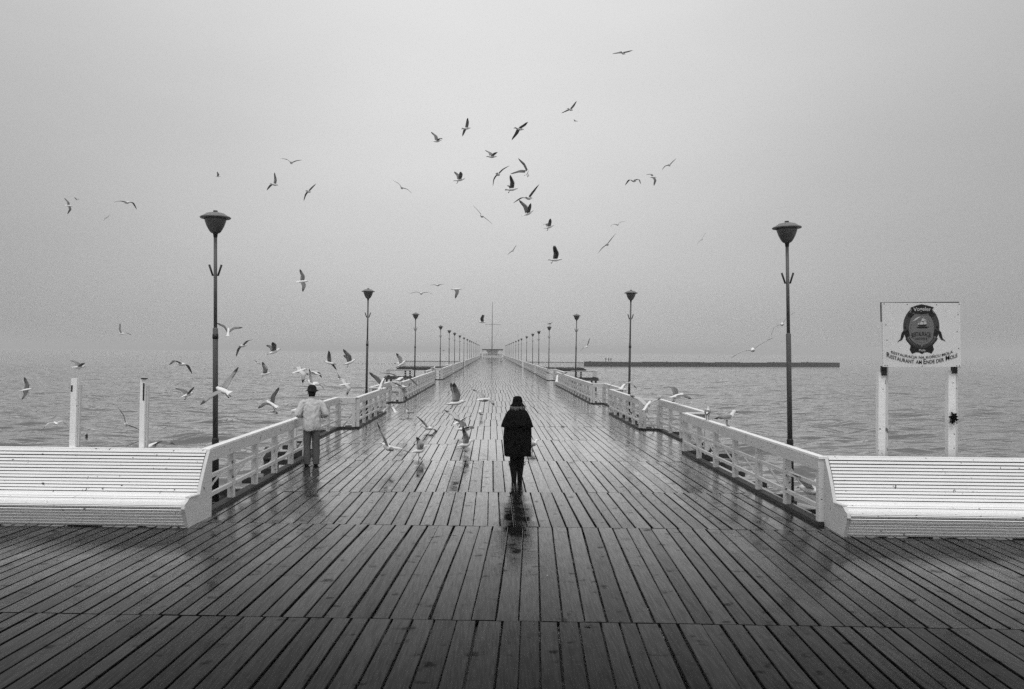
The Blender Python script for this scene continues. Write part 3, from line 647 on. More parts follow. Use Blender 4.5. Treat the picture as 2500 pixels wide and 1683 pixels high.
def hand(root, wrist, dirv, palm_n, material='skin', s=1):
    """palm with five curled fingers"""
    d = Vector(dirv).normalized(); nrm = Vector(palm_n).normalized(); sd = d.cross(nrm).normalized(); w_ = Vector(wrist); mb = MB()
    mb.tube([w_, w_ + d*.045, w_ + d*.09], [(.026, .017), (.038, .016), (.036, .013)], 10)
    for k, (o_, ln) in enumerate(((-.028, .062), (-.010, .075), (.009, .07), (.027, .055))):
        b_ = w_ + d*.085 + sd*o_; mb.tube([b_, b_ + d*ln*.45 + nrm*.004, b_ + d*ln*.75 + nrm*.018, b_ + d*ln*.9 + nrm*.036], [.0095, .009, .008, .006], 7)
    b_ = w_ + d*.03 - sd*.03*s; mb.tube([b_, b_ + d*.025 - sd*.02*s + nrm*.008, b_ + d*.055 - sd*.022*s + nrm*.02], [.012, .010, .007], 7)
    return mb.build('hand', material, root, True)
# woman in the black cape, walking away
wp = ground(1262, 1176)
wm = thing('person', 'person in black cape coat and bucket hat walking away in the middle of the pier', 'person', wp)
pts = [(0, 0, .92), (0, .01, 1.12), (0, .015, 1.32), (0, .0, 1.45)] + head_pts((0, .0, 1.48))[1:]
ed = [(0, 1), (1, 2), (2, 3), (3, 4), (4, 5), (5, 6), (6, 7)]; rad = [(.15, .11), (.13, .10), (.16, .10), .055, .07, .088, .085, .055]
for s in (-1, 1):
    o = len(pts); step = .05*s
    pts += [(s*.075, 0, .82), (s*.066, .03 + step*.4, .48), (s*.056, step*.9, .10), (s*.056, .10 + step, .045)]
    rad += [.095, .066, .046, .035]; ed += [(0, o), (o, o + 1), (o + 1, o + 2), (o + 2, o + 3)]
    o = len(pts); pts += [(s*.18, .0, 1.40), (s*.225, -.02, 1.14), (s*.13, .17, 1.06)]; rad += [.055, .045, .036]; ed += [(2, o), (o, o + 1), (o + 1, o + 2)]
link('body', skin_mesh('body', pts, ed, rad, 'black_wool'), wm)
for s in (-1, 1): hand(wm, (s*.115, .18, 1.06), (-s*.9, .3, .1), (0, -1, 0), 'black_leather', s)
face(wm, 0, .0, 1.48)
ct_ = loft([(.515, 0, 0, .255, .17, 1), (.525, 0, 0, .275, .182, 1), (.65, 0, 0, .284, .188, 1), (.8, 0, 0, .288, .19, .9), (1.0, 0, 0, .286, .185, .7), (1.15, 0, 0, .275, .178, .5), (1.3, 0, 0, .24, .155, .3), (1.42, 0, 0, .18, .12, .1), (1.49, 0, 0, .08, .075, 0)], 32, .028, 3); rumple(ct_.build('coat', 'black_wool', wm, True), .014, (9, 9, 3), 1, 5)
loft([(1.115, 0, -.01, .30, .20, 1), (1.125, 0, -.01, .328, .215, 1), (1.18, 0, -.01, .315, .212, 1), (1.27, 0, -.008, .282, .195, .8), (1.36, 0, -.005, .242, .17, .5), (1.43, 0, 0, .20, .14, .3), (1.475, 0, 0, .15, .11, .1), (1.51, 0, 0, .085, .08, 0)], 32, .03, 5).build('cape', 'black_wool', wm, True)
loft([(1.555, 0, 0, .14, .14, .3), (1.545, 0, 0, .15, .15, .3), (1.578, 0, 0, .122, .122, .2), (1.605, 0, 0, .103, .105, .1), (1.66, 0, 0, .100, .102, .1), (1.705, 0, 0, .088, .09, .1), (1.735, 0, 0, .06, .062, 0), (1.742, 0, 0, .02, .02, 0)], 24, .02, 9).build('bucket_hat', 'black_wool', wm, True)
hm_ = MB(); rr = random.Random(4)
for k in range(90):
    a = rr.uniform(math.pi*.98, math.pi*2.02); r0 = .085; L = rr.uniform(.06, .13); x, y = r0*math.cos(a), r0*math.sin(a) + .01
    z0 = 1.575; w1 = rr.uniform(.02, .055)
    hm_.tube([(x*.9, y*.9, z0), (x + math.cos(a)*w1, y + math.sin(a)*w1*.8, z0 - L*.5), (x + math.cos(a)*(w1 + .02) + rr.uniform(-.015, .015), y + math.sin(a)*(w1 + .01), z0 - L)], [.012, .016, .005], 5)
hm_.build('hair', 'hair', wm, True)
for s in (-1, 1):
    st = .05*s; fy = st*.9
    bt = loft([(0.0, s*.06, fy + .045, .048, .115, 0), (.03, s*.06, fy + .045, .052, .12, 0), (.07, s*.06, fy + .02, .052, .085, 0), (.11, s*.06, fy, .055, .066, 0), (.25, s*.066, fy*.8 + .01, .066, .07, 0), (.36, s*.072, fy*.6 + .02, .074, .078, 0), (.52, s*.074, fy*.6 + .02, .078, .08, 0)], 16, 0).build('boot', 'black_leather', wm, True)
    for zz in (.345, .385):
        MB().tube([(s*.11, fy*.6, zz), (s*.16, fy*.6, zz - .01), (s*.175, fy*.6, zz + .02)], [.012, .011, .005], 6).build('tassel', 'black_leather', bt, True)
# man at the left railing
mp_ = ground(760, 1137)
mn = thing('person', 'person in pale jacket and dark brimmed hat leaning on the left railing', 'person', (mp_.x, mp_.y, 0))
mn.rotation_euler = (0, 0, R(14))
pts = [(0, 0, .95), (0, .02, 1.15), (0, .05, 1.36), (0, .06, 1.53)] + head_pts((0, .065, 1.55))[1:]
ed = [(0, 1), (1, 2), (2, 3), (3, 4), (4, 5), (5, 6), (6, 7)]; rad = [(.15, .11), (.14, .11), (.17, .11), .06, .075, .088, .085, .05]
for s in (-1, 1):
    o = len(pts); pts += [(s*.09, 0, .86), (s*.095, .02, .5), (s*.09, 0, .09), (s*.10, .12, .04)]; rad += [.1, .068, .045, .035]; ed += [(0, o), (o, o + 1), (o + 1, o + 2), (o + 2, o + 3)]
    o = len(pts); pts += [(s*.2, .05, 1.45), (s*.295, .0, 1.19), (s*.13, .24, 1.14)]; rad += [.055, .045, .034]; ed += [(2, o), (o, o + 1), (o + 1, o + 2)]
link('body', skin_mesh('body', pts, ed, rad, 'skin'), mn)
face(mn, 0, .065, 1.55)
for s in (-1, 1): hand(mn, (s*.125, .245, 1.14), (-s*.8, .5, -.1), (0, -.2, -1), 'skin', s)
_J = loft([(.80, 0, 0, .182, .15, 1), (.81, 0, 0, .20, .162, 1), (.9, 0, 0, .206, .168, 1), (1.02, 0, .004, .202, .166, .9), (1.12, 0, .01, .197, .16, .8), (1.24, 0, .025, .21, .16, .7), (1.36, 0, .04, .222, .155, .5), (1.43, 0, .048, .21, .14, .3), (1.485, 0, .055, .165, .12, .1), (1.525, 0, .06, .11, .095, 0), (1.56, 0, .062, .07, .07, 0)], 36, .022, 8, 9); jk = rumple(_J.build('jacket', 'pale_jacket', mn, True), .020, (11, 11, 22), 2, 3)
for s in (-1, 1):
    sv_ = MB().tube([(s*.13, .05, 1.45), (s*.19, .045, 1.425), (s*.24, .02, 1.33), (s*.285, -.005, 1.24), (s*.31, -.015, 1.17), (s*.285, .03, 1.145), (s*.22, .12, 1.14), (s*.15, .21, 1.135)], [.075, .088, .085, .08, .078, .072, .062, .05], 16).build('sleeve', 'pale_jacket', mn, True); rumple(sv_, .018, (16, 16, 30), 2, s)
MB().tube([(0, .06, 1.545), (0, .062, 1.575)], [(.078, .075), (.07, .07)], 16).build('collar', 'pale_jacket', mn, True)
for s in (-1, 1):
    tl_ = loft([(.03, s*.10, 0, .075, .085, .4), (.1, s*.10, 0, .078, .085, .6), (.45, s*.098, .015, .085, .09, .6), (.8, s*.09, 0, .105, .11, .3), (.93, s*.085, 0, .10, .11, 0)], 18, .03, 2 + s); rumple(tl_.build('trouser_leg', 'grey_trousers', mn, True), .014, (12, 12, 10), 2, s)
    loft([(0, s*.10, .05, .046, .14, 0), (.03, s*.10, .05, .05, .145, 0), (.065, s*.10, .03, .045, .10, 0), (.09, s*.10, .0, .04, .05, 0)], 16).build('shoe', 'black_leather', mn, True)
loft([(1.708, 0, .07, .145, .165, .5), (1.702, 0, .07, .155, .175, .5), (1.72, 0, .07, .13, .145, .2), (1.735, 0, .07, .104, .115, 0), (1.79, 0, .07, .098, .108, 0), (1.835, 0, .07, .075, .085, 0), (1.848, 0, .07, .03, .035, 0)], 24, .02, 6).build('hat', 'dark_felt', mn, True)
MB().tube([(0, .065, 1.575), (0, .07, 1.64), (0, .07, 1.725)], [(.066, .066), (.082, .088), (.095, .10)], 16).build('hair', 'dark_felt', mn, True)
# distant people: three on the breakwater, one at the pier end
def far_person(p, h, label, seed, cat='person'):
    r = random.Random(seed); k = h/1.75; root = thing('person', label, cat, p)
    pts = [(0, 0, .95), (0, 0, 1.2), (0, 0, 1.42), (0, 0, 1.53), (0, .01, 1.64), (0, 0, 1.74)]; ed = [(i, i + 1) for i in range(5)]; rad = [(.17, .13), (.18, .14), (.15, .11), .06, .1, .06]
    for s in (-1, 1):
        o = len(pts); a = r.uniform(-.1, .1); pts += [(s*.09, 0, .85), (s*.1, a*.5, .45), (s*.1, a, .05)]; rad += [.1, .075, .055]; ed += [(0, o), (o, o + 1), (o + 1, o + 2)]
        o = len(pts); pts += [(s*.2, 0, 1.4), (s*.26, r.uniform(-.05, .1), 1.12), (s*.2, r.uniform(0, .2), .9)]; rad += [.06, .05, .04]; ed += [(2, o), (o, o + 1), (o + 1, o + 2)]
    link('body', skin_mesh('body', [(x*k, y*k, z_*k) for x, y, z_ in pts], ed, [tuple(c*k for c in q) if isinstance(q, tuple) else q*k for q in rad], 'silhouette_cloth', 1), root)
    MB().tube([(0, 0, 1.66*k), (0, 0, 1.72*k), (0, 0, 1.79*k)], [.115*k, .11*k, .06*k], 8).build('cap', 'silhouette_cloth', root, True); return root
for px, lab in ((1479, 'leftmost of three tiny people standing on the breakwater'), (1486, 'middle one of three tiny people standing on the breakwater'), (1491.5, 'rightmost of three tiny people standing on the breakwater')):
    Y = 347 + (atX(px, 884, 55).x - 41)*.277 if False else 351.5
    q = at(px, 884, Y); far_person((q.x, Y, ZW + 2.02), 1.75, lab, px)
q = at(1173, 872, 338); far_person((q.x + .2, 338, 0), 1.8, 'tiny dark person standing at the far end of the left railing', 5)
# ------------------------------------------------------------------ gulls
def lerp_tab(tab, x):
    for (a, va), (b_, vb) in zip(tab, tab[1:]):
        if x <= b_: return va + (vb - va)*(x - a)/(b_ - a)
    return tab[-1][1]
def wing(mb, s, a1, a2, s1=-12, s2=24, dark=1.0, twist=0.0, k=1.0):
    n = 11; L = .49*k; p = Vector((s*.03, .055, .028)); st = []
    for i in range(n):
        t_ = i/(n - 1); f_ = min(1, max(0, (t_ - .22)/.28)); f_ = f_*f_*(3 - 2*f_)
        e = R(a1 + (a2 - a1)*f_); sw_ = R(s1 + (s2 - s1)*f_)
        d = Vector((s*math.cos(e)*math.cos(sw_), -math.sin(sw_), math.sin(e)*math.cos(sw_)))
        c = lerp_tab([(0, .15), (.35, .16), (.6, .132), (.85, .082), (1, .010)], t_); th = .016*(1 - .75*t_)
        nrm = Vector((0, 1, 0)).cross(d)*(s); nrm = nrm.normalized()*(1 if nrm.z >= 0 or abs(nrm.z) < .2 else 1)
        back = (Vector((0, -1, 0)) + d*.15 - nrm*twist).normalized(); st.append((p.copy(), c, th, nrm, back, t_)); p = p + d*(L/(n - 1))
    vs, tn = [], []
    for (q, c, th, nrm, back, t_) in st:
        ntop = nrm if s > 0 else nrm
        for f_, h_ in ((0, 0), (.22, 1), (.6, .7), (1, 0), (.6, -.35), (.22, -.5)):
            vs.append(q + back*(c*(f_ - .25)) + ntop*th*h_ + Vector((0, 0, -.008*f_)))
            tt = .30*dark if h_ >= 0 else .36*dark
            if f_ == 0 and t_ > .3: tt = .6
            if f_ == 1 and t_ < .5: tt = .5*dark + .1
            if t_ > .78: tt = .05
            elif t_ > .7: tt = tt*.5
            tn.append(tt)
    fs = [(i*6 + k_, i*6 + (k_ + 1) % 6, (i + 1)*6 + (k_ + 1) % 6, (i + 1)*6 + k_) for i in range(n - 1) for k_ in range(6)]
    fs += [(5, 4, 3, 2, 1, 0), tuple((n - 1)*6 + k_ for k_ in range(6))]
    mb.add(vs, fs, tn)
def gull_fly(wl, wr, dark=1.0, head=.78, sweep=(-12, 24), twist=0.0, tail=1.0):
    mb = MB(); W_ = .8
    path = [(-.215, .0), (-.20, .0), (-.15, .002), (-.10, .0), (-.03, 0), (.05, .002), (.11, .012), (.145, .022), (.175, .026), (.197, .024), (.207, .02)]
    rx = [.062*tail, .058*tail, .042, .036, .05, .055, .045, .034, .034, .024, .010]; rz = [.004, .006, .013, .028, .045, .05, .042, .034, .033, .024, .010]
    tn = [W_*.9, W_, W_, W_, W_, W_, W_, head, head, head, head]
    mb.tube([(0, y, z_) for y, z_ in path], list(zip(rx, rz)), 12, True, tn)
    mb.tube([(0, .203, .02), (0, .225, .016), (0, .245, .008)], [.008, .007, .002], 6, True, [.06, .05, .04])
    wing(mb, -1, *wl, s1=sweep[0], s2=sweep[1], dark=dark, twist=twist); wing(mb, 1, *wr, s1=sweep[0], s2=sweep[1], dark=dark, twist=twist)
    return mb
def legs_fly():
    ms_ = []
    for s in (-1, 1): ms_.append(MB().tube([(s*.02, -.06, -.03), (s*.022, -.08, -.09), (s*.022, -.12, -.11)], [.008, .006, .012], 6, True, [.1]*3))
    return ms_
def gull_stand(head=.8, wings_up=None, back=.34):
    """origin at the feet; faces +Y"""
    mb = MB(); z0 = .175
    path = [(-.215, -.035), (-.20, -.03), (-.14, -.012), (-.08, .0), (0, .005), (.065, .012), (.105, .045), (.125, .085), (.142, .112), (.162, .118), (.18, .112)]
    r_ = [(.03, .005), (.034, .01), (.036, .026), (.05, .046), (.062, .058), (.058, .058), (.045, .045), (.036, .036), (.036, .034), (.026, .026), (.010, .010)]
    mb.tube([(0, y, z_ + z0) for y, z_ in path], r_, 12, True, [.1, .75, .75, .78, .8, .8, .8, head, head, head, head])
    mb.tube([(0, .176, z0 + .11), (0, .2, z0 + .105), (0, .222, z0 + .096)], [.009, .008, .002], 6, True, [.07, .06, .05])
    if wings_up is None:
        for s in (-1, 1):
            mb.tube([(s*.045, .075, z0 + .02), (s*.056, .04, z0 + .022), (s*.058, -.03, z0 + .02), (s*.045, -.11, z0 + .008), (s*.022, -.19, z0 - .012), (s*.004, -.27, z0 - .024)],
                    [(.008, .02), (.016, .042), (.017, .046), (.016, .034), (.01, .018), (.003, .005)], 8, True, [back, back, back, back, .06, .03])
        mb.tube([(0, .06, z0 + .055), (0, -.02, z0 + .062), (0, -.12, z0 + .03)], [(.03, .008), (.045, .008), (.03, .008)], 8, True, [back]*3)
    else:
        m2 = MB(); wing(m2, -1, *wings_up[0], s1=-5, s2=25); wing(m2, 1, *wings_up[1], s1=-5, s2=25)
        mb.add([Vector(q) + Vector((0, 0, z0 + .01)) for q in m2.v], m2.f, m2.tone)
    return mb
def legs_stand():
    return [MB().tube([(s*.022, .0, .14), (s*.024, -.012, .07), (s*.024, .004, .012), (s*.026, .04, .006)], [.009, .006, .006, .012], 6, True, [.12]*4) for s in (-1, 1)]
LF = [m_.mesh('leg', 'gull', True, True) for m_ in legs_fly()]; LS = [m_.mesh('leg', 'gull', True, True) for m_ in legs_stand()]
GF, GD = 'gulls on the wing', 'gulls on the deck and railings'
def fly(px, py, Y, yaw, pitch, bank, wl, wr, label, dark=1.0, legs=False, head=.78, twist=0.0, k=1.0, sweep=(-12, 24), xyz=None):
    me = gull_fly(wl, wr, dark, head, sweep, twist, random.uniform(.7, 1.2)).mesh('gull', 'gull', True, True)
    o = tag(link('gull', me), label, 'gull', GF); o.location = xyz if xyz else at(px, py, Y)
    o.rotation_euler = (Matrix.Rotation(R(yaw), 3, 'Z') @ Matrix.Rotation(R(pitch), 3, 'X') @ Matrix.Rotation(R(bank), 3, 'Y')).to_euler(); o.scale = (k*1.36, k*1.36, k*1.36)
    if legs:
        for q in LF: link('leg', q, o)
    return o
def stand(p, yaw, label, head=.8, wings=None, back=.34, k=1.0, pitch=0):
    o = tag(link('gull', gull_stand(head, wings, back).mesh('gull', 'gull', True, True)), label, 'gull', GD)
    o.location = p; o.rotation_euler = (R(pitch), 0, R(yaw)); o.scale = (k, k, k)
    for q in LS: link('leg', q, o)
    return o
# yaw 0 = flying away from the viewer, 90 = to the left, -90 = to the right
fly(1520, 130, 46, -35, 0, 8, (5, -12), (12, 4), 'highest gull of all, gliding at upper right of the sky', .5)
fly(1392, 268, 50, -40, 0, -12, (8, -10), (35, 22), 'gull with lifted right wing, second highest in the sky', .5)
fly(1405, 296, 125, 60, 0, 0, (20, -10), (20, -10), 'speck-like gull just below the second highest gull', .4)
fly(1138, 314, 46, -60, 10, -25, (20, -40), (45, 10), 'small hunched gull high left of the central flock', .5)
fly(1267, 315, 37, -50, 0, -10, (-30, -45), (10, -2), 'dark gull with one long level wing at top of central flock', .25)
fly(1066, 345, 44, -55, 12, 12, (62, 38), (30, -10), 'gull flapping, leftmost in the upper central flock', .45)
fly(1200, 383, 40, -60, 5, -8, (60, 40), (15, -15), 'gull with one wing pointing up and one trailing left', .5)
fly(1286, 420, 32, -20, 40, -30, (32, 24), (80, 85), 'gull braking with legs down and left wing stretched up', .35, True)
fly(1216, 426, 37, -15, 0, -20, (-30, -68), (28, 0), 'gull arching one wing down and one wing right', .4)
fly(1121, 440, 40, -72, 12, -4, (64, 50), (42, 8), 'small gull heading right, left of the dark pair of gulls', .4, True)
fly(1248, 463, 37, -80, 6, -18, (55, 40), (62, 45), 'almost black gull flying right with both wings raised', .12, True)
fly(1290, 484, 30, -30, 5, -14, (22, -18), (38, 22), 'gull with drooped left wing and raised right wing, mid flock', .3)
fly(1288, 522, 33, -62, 24, 8, (72, 62), (60, 30), 'gull banked steeply with one long wing straight up', .3)
fly(1176, 528, 40, -10, 0, 42, (10, 4), (6, 0), 'thin gull banked like a diagonal stroke below the flock', .4)
fly(1340, 555, 42, -70, 18, -5, (48, 5), (55, 15), 'gull climbing right with both wings lifted, under the flock', .35, True)
fly(1252, 613, 78, -20, 0, -40, (15, -8), (20, 10), 'tiny gull low in the middle of the sky', .5)
fly(1354, 635, 35, -88, 0, -8, (82, 95), (60, 50), 'dark gull flying right with its wing raised, lowest of central flock', .12, True)
fly(1508, 549, 62, 5, 0, -18, (25, -18), (25, -10), 'faint gull like a thin wave right of centre', .8)
fly(1483, 597, 40, -15, 0, -43, (8, -12), (10, 4), 'gull banked on a rising diagonal, right of the flock', .5)
fly(1546, 442, 44, -40, 0, 0, (20, -60), (10, -60), 'gull with both wings swept down, left of a trio at right', .4)
fly(1593, 433, 50, -60, 0, 20, (30, -20), (-40, -70), 'gull with wing pointing down, middle of a trio at right', .4)
fly(1634, 404, 56, -25, 0, -18, (15, -40), (30, 15), 'gull gliding, right end and highest of a trio at right', .6)
fly(1714, 585, 72, -10, 0, -50, (10, -5), (15, 8), 'faint slanting gull left of the right lamp head', .8)
fly(711, 398, 47, 5, 0, 4, (38, 0), (32, 8), 'gull gliding with wings in a shallow M, highest on the left', .6)
fly(669, 451, 45, -30, 0, -10, (10, -48), (80, 75), 'gull with one wing straight up, left sky', .5)
fly(753, 468, 47, -15, 0, -22, (-25, -62), (28, 8), 'gull with left wing hanging and right wing level, left sky', .5)
fly(531, 431, 85, -70, 0, 10, (60, 40), (40, 30), 'faint tiny gull straight above the left lamp', .8)
fly(981, 459, 45, 0, 0, 26, (28, -2), (12, -18), 'slender gliding gull alone between left lamp and flock', .7)
fly(311, 495, 40, 50, 0, -10, (15, -10), (-5, -78), 'dark gull with wing hanging down at far left sky', .3)
fly(167, 503, 58, -20, 0, 30, (40, 20), (-50, -80), 'small gull with folded drooping wing near left frame edge', .4)
fly(188, 488, 115, 80, 0, 0, (30, 10), (30, 10), 'speck of a gull beside the small drooping one, far left', .4)
fly(261, 532, 115, 10, 0, -30, (0, -40), (20, 10), 'speck of a gull lower down at the far left sky', .8)
fly(737, 688, 42, -70, 5, 65, (20, 10), (15, 0), 'gull banked almost vertical, right of the left lamp post', .4)
fly(1028, 717, 45, -5, 0, 2, (14, -22), (14, -18), 'gull in a flat arc above the left row of lamps', .6)
fly(1068, 697, 60, -30, 0, 0, (10, -10), (10, -6), 'tiny gull above and right of the flat arc gull', .5)
fly(1113, 707, 45, -85, 0, -10, (20, 10), (-65, -85), 'gull with wing beating down, left of the mast', .4)
fly(1179, 787, 55, 85, 0, 0, (55, 45), (58, 48), 'gull beside the yard of the far mast with raised wing', .3)
fly(1434, 846, 50, -40, 20, -30, (12, -10), (40, 20), 'pale gull just right of the third right lamp', 1.3)
fly(1838, 855, 24, -20, 0, -24, (14, -10), (12, 2), 'pale long winged gull left of the right lamp post', 1.2)
fly(1910, 792, 31, -20, 0, -32, (10, -40), (28, -2), 'pale gull crossing behind the right lamp post', 1.2)
fly(298, 815, 50, 60, 0, 0, (75, 80), (10, -25), 'faint gull with one wing straight up at left over the sea', 1.0)
fly(557, 812, 35, 15, 35, 10, (52, 28), (50, 25), 'ragged gull with wings in a V touching the left lamp post', .5)
fly(592, 845, 37, -20, 0, -16, (-18, -68), (32, -8), 'gull with arched wings second right of the left lamp post', .5)
fly(668, 860, 33, -60, 20, -15, (56, 35), (48, 10), 'gull rising right with dark left wing lifted, over the sea', .4)
fly(444, 890, 31, 60, 0, 15, (12, -45), (5, -55), 'dark blurred gull with both wings down left of the lamp', .25)
fly(191, 897, 36, -35, 0, 4, (38, 8), (40, 5), 'gull with raised wings right above the leftmost bare post', .5)
fly(62, 953, 39, -80, 8, 0, (70, 80), (-60, -40), 'gull flying right at the left frame edge', .3)
fly(136, 1034, 40, 40, 0, -10, (12, -40), (5, -60), 'white gull with drooping wing left of the leftmost bare post', 1.6)
fly(308, 1037, 28, 30, -10, 45, (35, 10), (22, 12), 'gull banking steeply between the two bare posts', .3)
fly(369, 1090, 20, -5, 0, 5, (20, -30), (35, -12), 'gull half hidden behind the left bench back', .7)
fly(457, 965, 33, -30, 12, -6, (40, 22), (38, 20), 'gull with raised wings and legs down left of the lamp post', .4, True)
fly(546, 955, 14.2, 50, 8, -34, (8, 2), (22, 30), 'large gull soaring in front of the left lamp post', .8, True, k=.72)
fly(664, 988, 29, 60, 18, -28, (30, 10), (60, 50), 'gull with one dark wing raised left of the pale jacketed person', .3, True)
fly(646, 914, 42, -86, 6, 0, (78, 105), (70, 95), 'small gull flying right with wings straight up, over the sea', .6, True)
fly(627, 887, 105, -20, 0, 30, (20, 0), (20, 0), 'speck of a gull above the sea left of the pale jacketed person', .2)
fly(731, 907, 33, -60, 12, 10, (20, -20), (-20, -80), 'white gull with wing swept down above the left of the hat at the left railing', 1.5)
fly(768, 912, 34, 70, 10, 0, (15, -25), (10, -50), 'gull directly above the hat at the left railing', 1.2)
fly(762, 938, 29, 50, 20, 20, (50, 40), (20, -20), 'pale gull just over the hat of the pale jacketed person', 2.0)
fly(806, 887, 36, 70, 8, 25, (60, 20), (10, -22), 'gull diving left, upper right of the pale jacketed person', .4)
fly(853, 886, 35, -70, 20, -12, (50, 42), (85, 100), 'gull with left wing raised beside the second left lamp', .3, True)
fly(842, 940, 38, -50, 0, 15, (22, 12), (-15, -78), 'white gull with wing beating down right of the hat at the left railing', 1.4)
fly(828, 925, 95, -20, 0, 30, (50, 30), (20, 0), 'speck of a dark gull above the sea right of the pale jacketed person', .15)
fly(932, 938, 30, -20, 40, 0, (58, 70), (56, 40), 'gull landing with raised wings on the second left railing', .35, True)
fly(976, 927, 25, -10, 0, 12, (18, -8), (16, -28), 'dark gull with wide wings over the second left bay', .18)
fly(981, 945, 30, 60, 0, 10, (12, 0), (-30, -85), 'white gull below the dark wide winged one, by the left railing', 1.9)
fly(979, 890, 38, -60, 30, -30, (40, 30), (45, 35), 'whitish gull in front of the left side platform', 1.8)
fly(1111, 985, 24, -75, 5, -8, (72, 85), (75, 58), 'gull fluttering over the deck with wings straight up', .8, True)
fly(1180, 977, 27, -50, -5, 10, (30, 10), (10, -20), 'pale gull flying over the planks behind the caped walker', .9)
fly(1121, 1031, 26, -40, 10, -5, (48, 32), (25, 8), 'white gull with dark left wing low over the planks', 1.2)
fly(1133, 1048, 24, -60, 0, -5, (40, 20), (12, -12), 'white gull with one dark wing just above the flapping one', .35)
o = fly(945, 1092, 18.6, 212, -14, -30, (25, 0), (30, 35), 'large white gull swooping low over the deck, wings wide', 1.8, head=.25)
fly(1046, 1046, 26, 40, 0, 20, (30, 10), (5, -40), 'white gull skimming the planks left of the flapping pair', 2.0)
fly(962, 1003, 30, 20, 10, 0, (48, -20), (40, -30), 'gull with arched wings low by the second left bay', .8)
fly(1360, 925, 40, -10, 30, 0, (50, 25), (45, 30), 'white gull with wings in a V at the third right bay', .9)
fly(1520, 946, 29, -25, 10, 0, (50, -40), (40, -40), 'gull with arched wings dropping onto the second right railing', .9)
fly(1580, 992, 26.6, -40, 25, -5, (48, 36), (30, 18), 'white gull landing at the corner of the first right bay', 1.4, True)
fly(1652, 968, 24.4, -60, 5, 0, (60, -2), (-2, -12), 'gull flapping on the outer railing of the first right bay', .4, True)
fly(1985, 1200, 13.2, 30, 0, 10, (38, 5), (45, -10), 'white gull half hidden behind the nearest right railing', 1.6)
fly(1163, 834, 170, 0, 0, 0, (15, -20), (15, -20), 'speck of a gull among the far left lamps', .2)
fly(1149, 837, 140, 20, 0, 10, (10, -10), (10, -15), 'speck of a gull below the far left lamps', .2)
fly(1082, 857, 150, -50, 0, 0, (25, 0), (25, 0), 'speck of a gull between the fourth and fifth left lamps', .2)
fly(1566, 876, 160, -30, 0, 0, (40, 20), (40, 20), 'speck of a gull over the breakwater beside the three people', .5)
# standing
stand(ground(1174, 1021), 20, 'white gull standing on the planks left of the caped walker, tail towards us')
stand(ground(1135, 1103), -85, 'gull standing left of the caped walker with both wings raised', wings=((72, 88), (66, 60)))
stand(ground(1023, 1118), -75, 'gull standing on the planks with half lifted wings, far left of the caped walker', wings=((62, 150), (60, 150)), k=.95)
stand(ground(1299, 1102), -60, 'gull standing just right of the caped walker, partly behind the coat')
stand(ground(931, 1017), -80, 'gull standing at the foot of the second left railing end')
stand(ground(998, 1016), 80, 'white gull crouching on the wet planks near the second left bay', k=.8)
stand(ground(1224, 886), -80, 'far dark bird standing alone on the deck near the pier end', .1, None, .05, 1.6)
stand((XR, 18.75, 1.063), -20, 'gull with head tucked perched on the nearest right railing', .5, None, .2)
stand((XR - .01, 17.15, 1.063), -80, 'gull in profile facing right perched on the nearest right railing', k=1.12)
stand((XL, 61.5, 1.063), -60, 'white gull perched at the end of the third left railing', k=1.3)
q = lampsR[3]; stand((q.location.x + .1, q.location.y, 5.245), -80, 'dark gull perched on top of the fourth right lamp', .2, None, .1, 1.2)
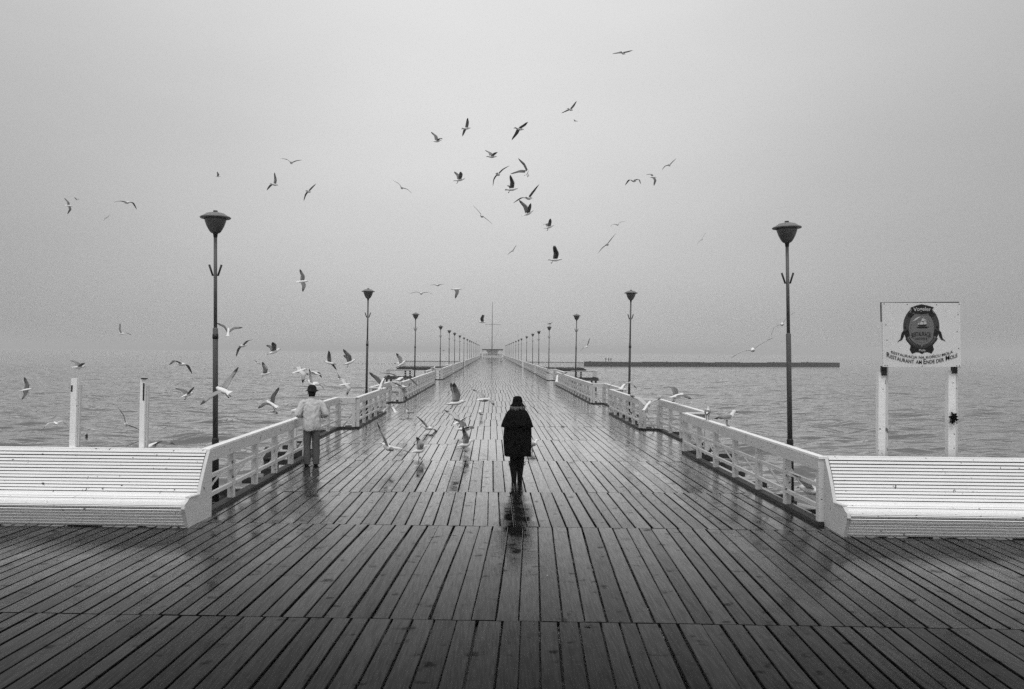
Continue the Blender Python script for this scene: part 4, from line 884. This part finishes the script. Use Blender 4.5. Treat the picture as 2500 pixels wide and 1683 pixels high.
# birds afloat
def duck(px, py, label, k=1.0):
    mb = MB(); mb.tube([(0, -.2, .07), (0, -.15, .06), (0, 0, .04), (0, .12, .05), (0, .17, .12), (0, .19, .18), (0, .23, .19), (0, .29, .175)], [(.02, .015), (.06, .04), (.1, .07), (.08, .06), (.045, .045), (.042, .042), (.03, .028), (.008, .006)], 10)
    o = tag(mb.build('duck', 'duck', None, True), label, 'duck', 'dark water birds afloat'); q = ground(px, py, ZW); o.location = (q.x, q.y, ZW + .05); o.rotation_euler = (0, 0, random.uniform(0, 6)); o.scale = (k, k, k)
duck(211, 1067, 'dark duck floating on the sea behind the left bench')
duck(664, 1010, 'left one of a pair of dark ducks afloat left of the pale jacketed person', 1.2); duck(676, 1011, 'right one of a pair of dark ducks afloat left of the pale jacketed person')
duck(962, 931, 'left one of two dark specks afloat beyond the second left bay', 1.3); duck(968, 931, 'right one of two dark specks afloat beyond the second left bay', 1.3)
for i, px in enumerate(range(868, 984, 8)):
    q = ground(px + random.uniform(-2, 2), 888.5 + (px - 868)*.008, ZW)
    o = tag(MB().tube([(0, 0, -.1), (0, 0, .1), (0, 0, .22)], [.28, .3, .12], 8).build('net_float', 'float_foam', None, True), 'small dark float in the row on the sea left of the pier', 'float', 'row of net floats')
    o.location = (q.x, q.y, ZW)
# a soggy leaf on the deck
lf = MB(); r_ = random.Random(2)
for k in range(5):
    a = -.9 + k*.45 + 1.57; L = .09 if k == 2 else .07
    lf.prism([(0, 0, .004), (math.cos(a - .25)*L*.6, math.sin(a - .25)*L*.6, .012), (math.cos(a)*L, math.sin(a)*L, .006), (math.cos(a + .25)*L*.6, math.sin(a + .25)*L*.6, .014)], (0, 0, .002))
for px, py, lab in ((1378, 1042, 'soggy dark leaf on the planks right of the caped walker'), (1432, 1530, 'curled dark leaf at the plank joint in the foreground')):
    o = tag(link('leaf', lf.mesh('leaf', 'dark_timber')), lab, 'leaf'); o.location = ground(px, py) + Vector((0, 0, .004)); o.rotation_euler = (0, 0, px); o.scale = (1.6, 1.6, 1.6) if px < 1400 else (.7, .7, .7)
# ------------------------------------------------------------------ haze
hz = MB().box((0, 2700, 12.0), (11980, 6590, 33.4)).mesh('haze', 'white_paint')
hm = bpy.data.materials.new('haze_air'); hm.use_nodes = True; t = hm.node_tree; t.nodes.clear()
vo = N(t, 'ShaderNodeVolumePrincipled'); vo.inputs['Color'].default_value = (.95, .95, .95, 1); vo.inputs['Density'].default_value = .0005
oo = N(t, 'ShaderNodeOutputMaterial'); t.links.new(vo.outputs[0], oo.inputs['Volume'])
hz.materials.clear(); hz.materials.append(hm)
tag(link('haze', hz), 'thin sea haze', kind='stuff')
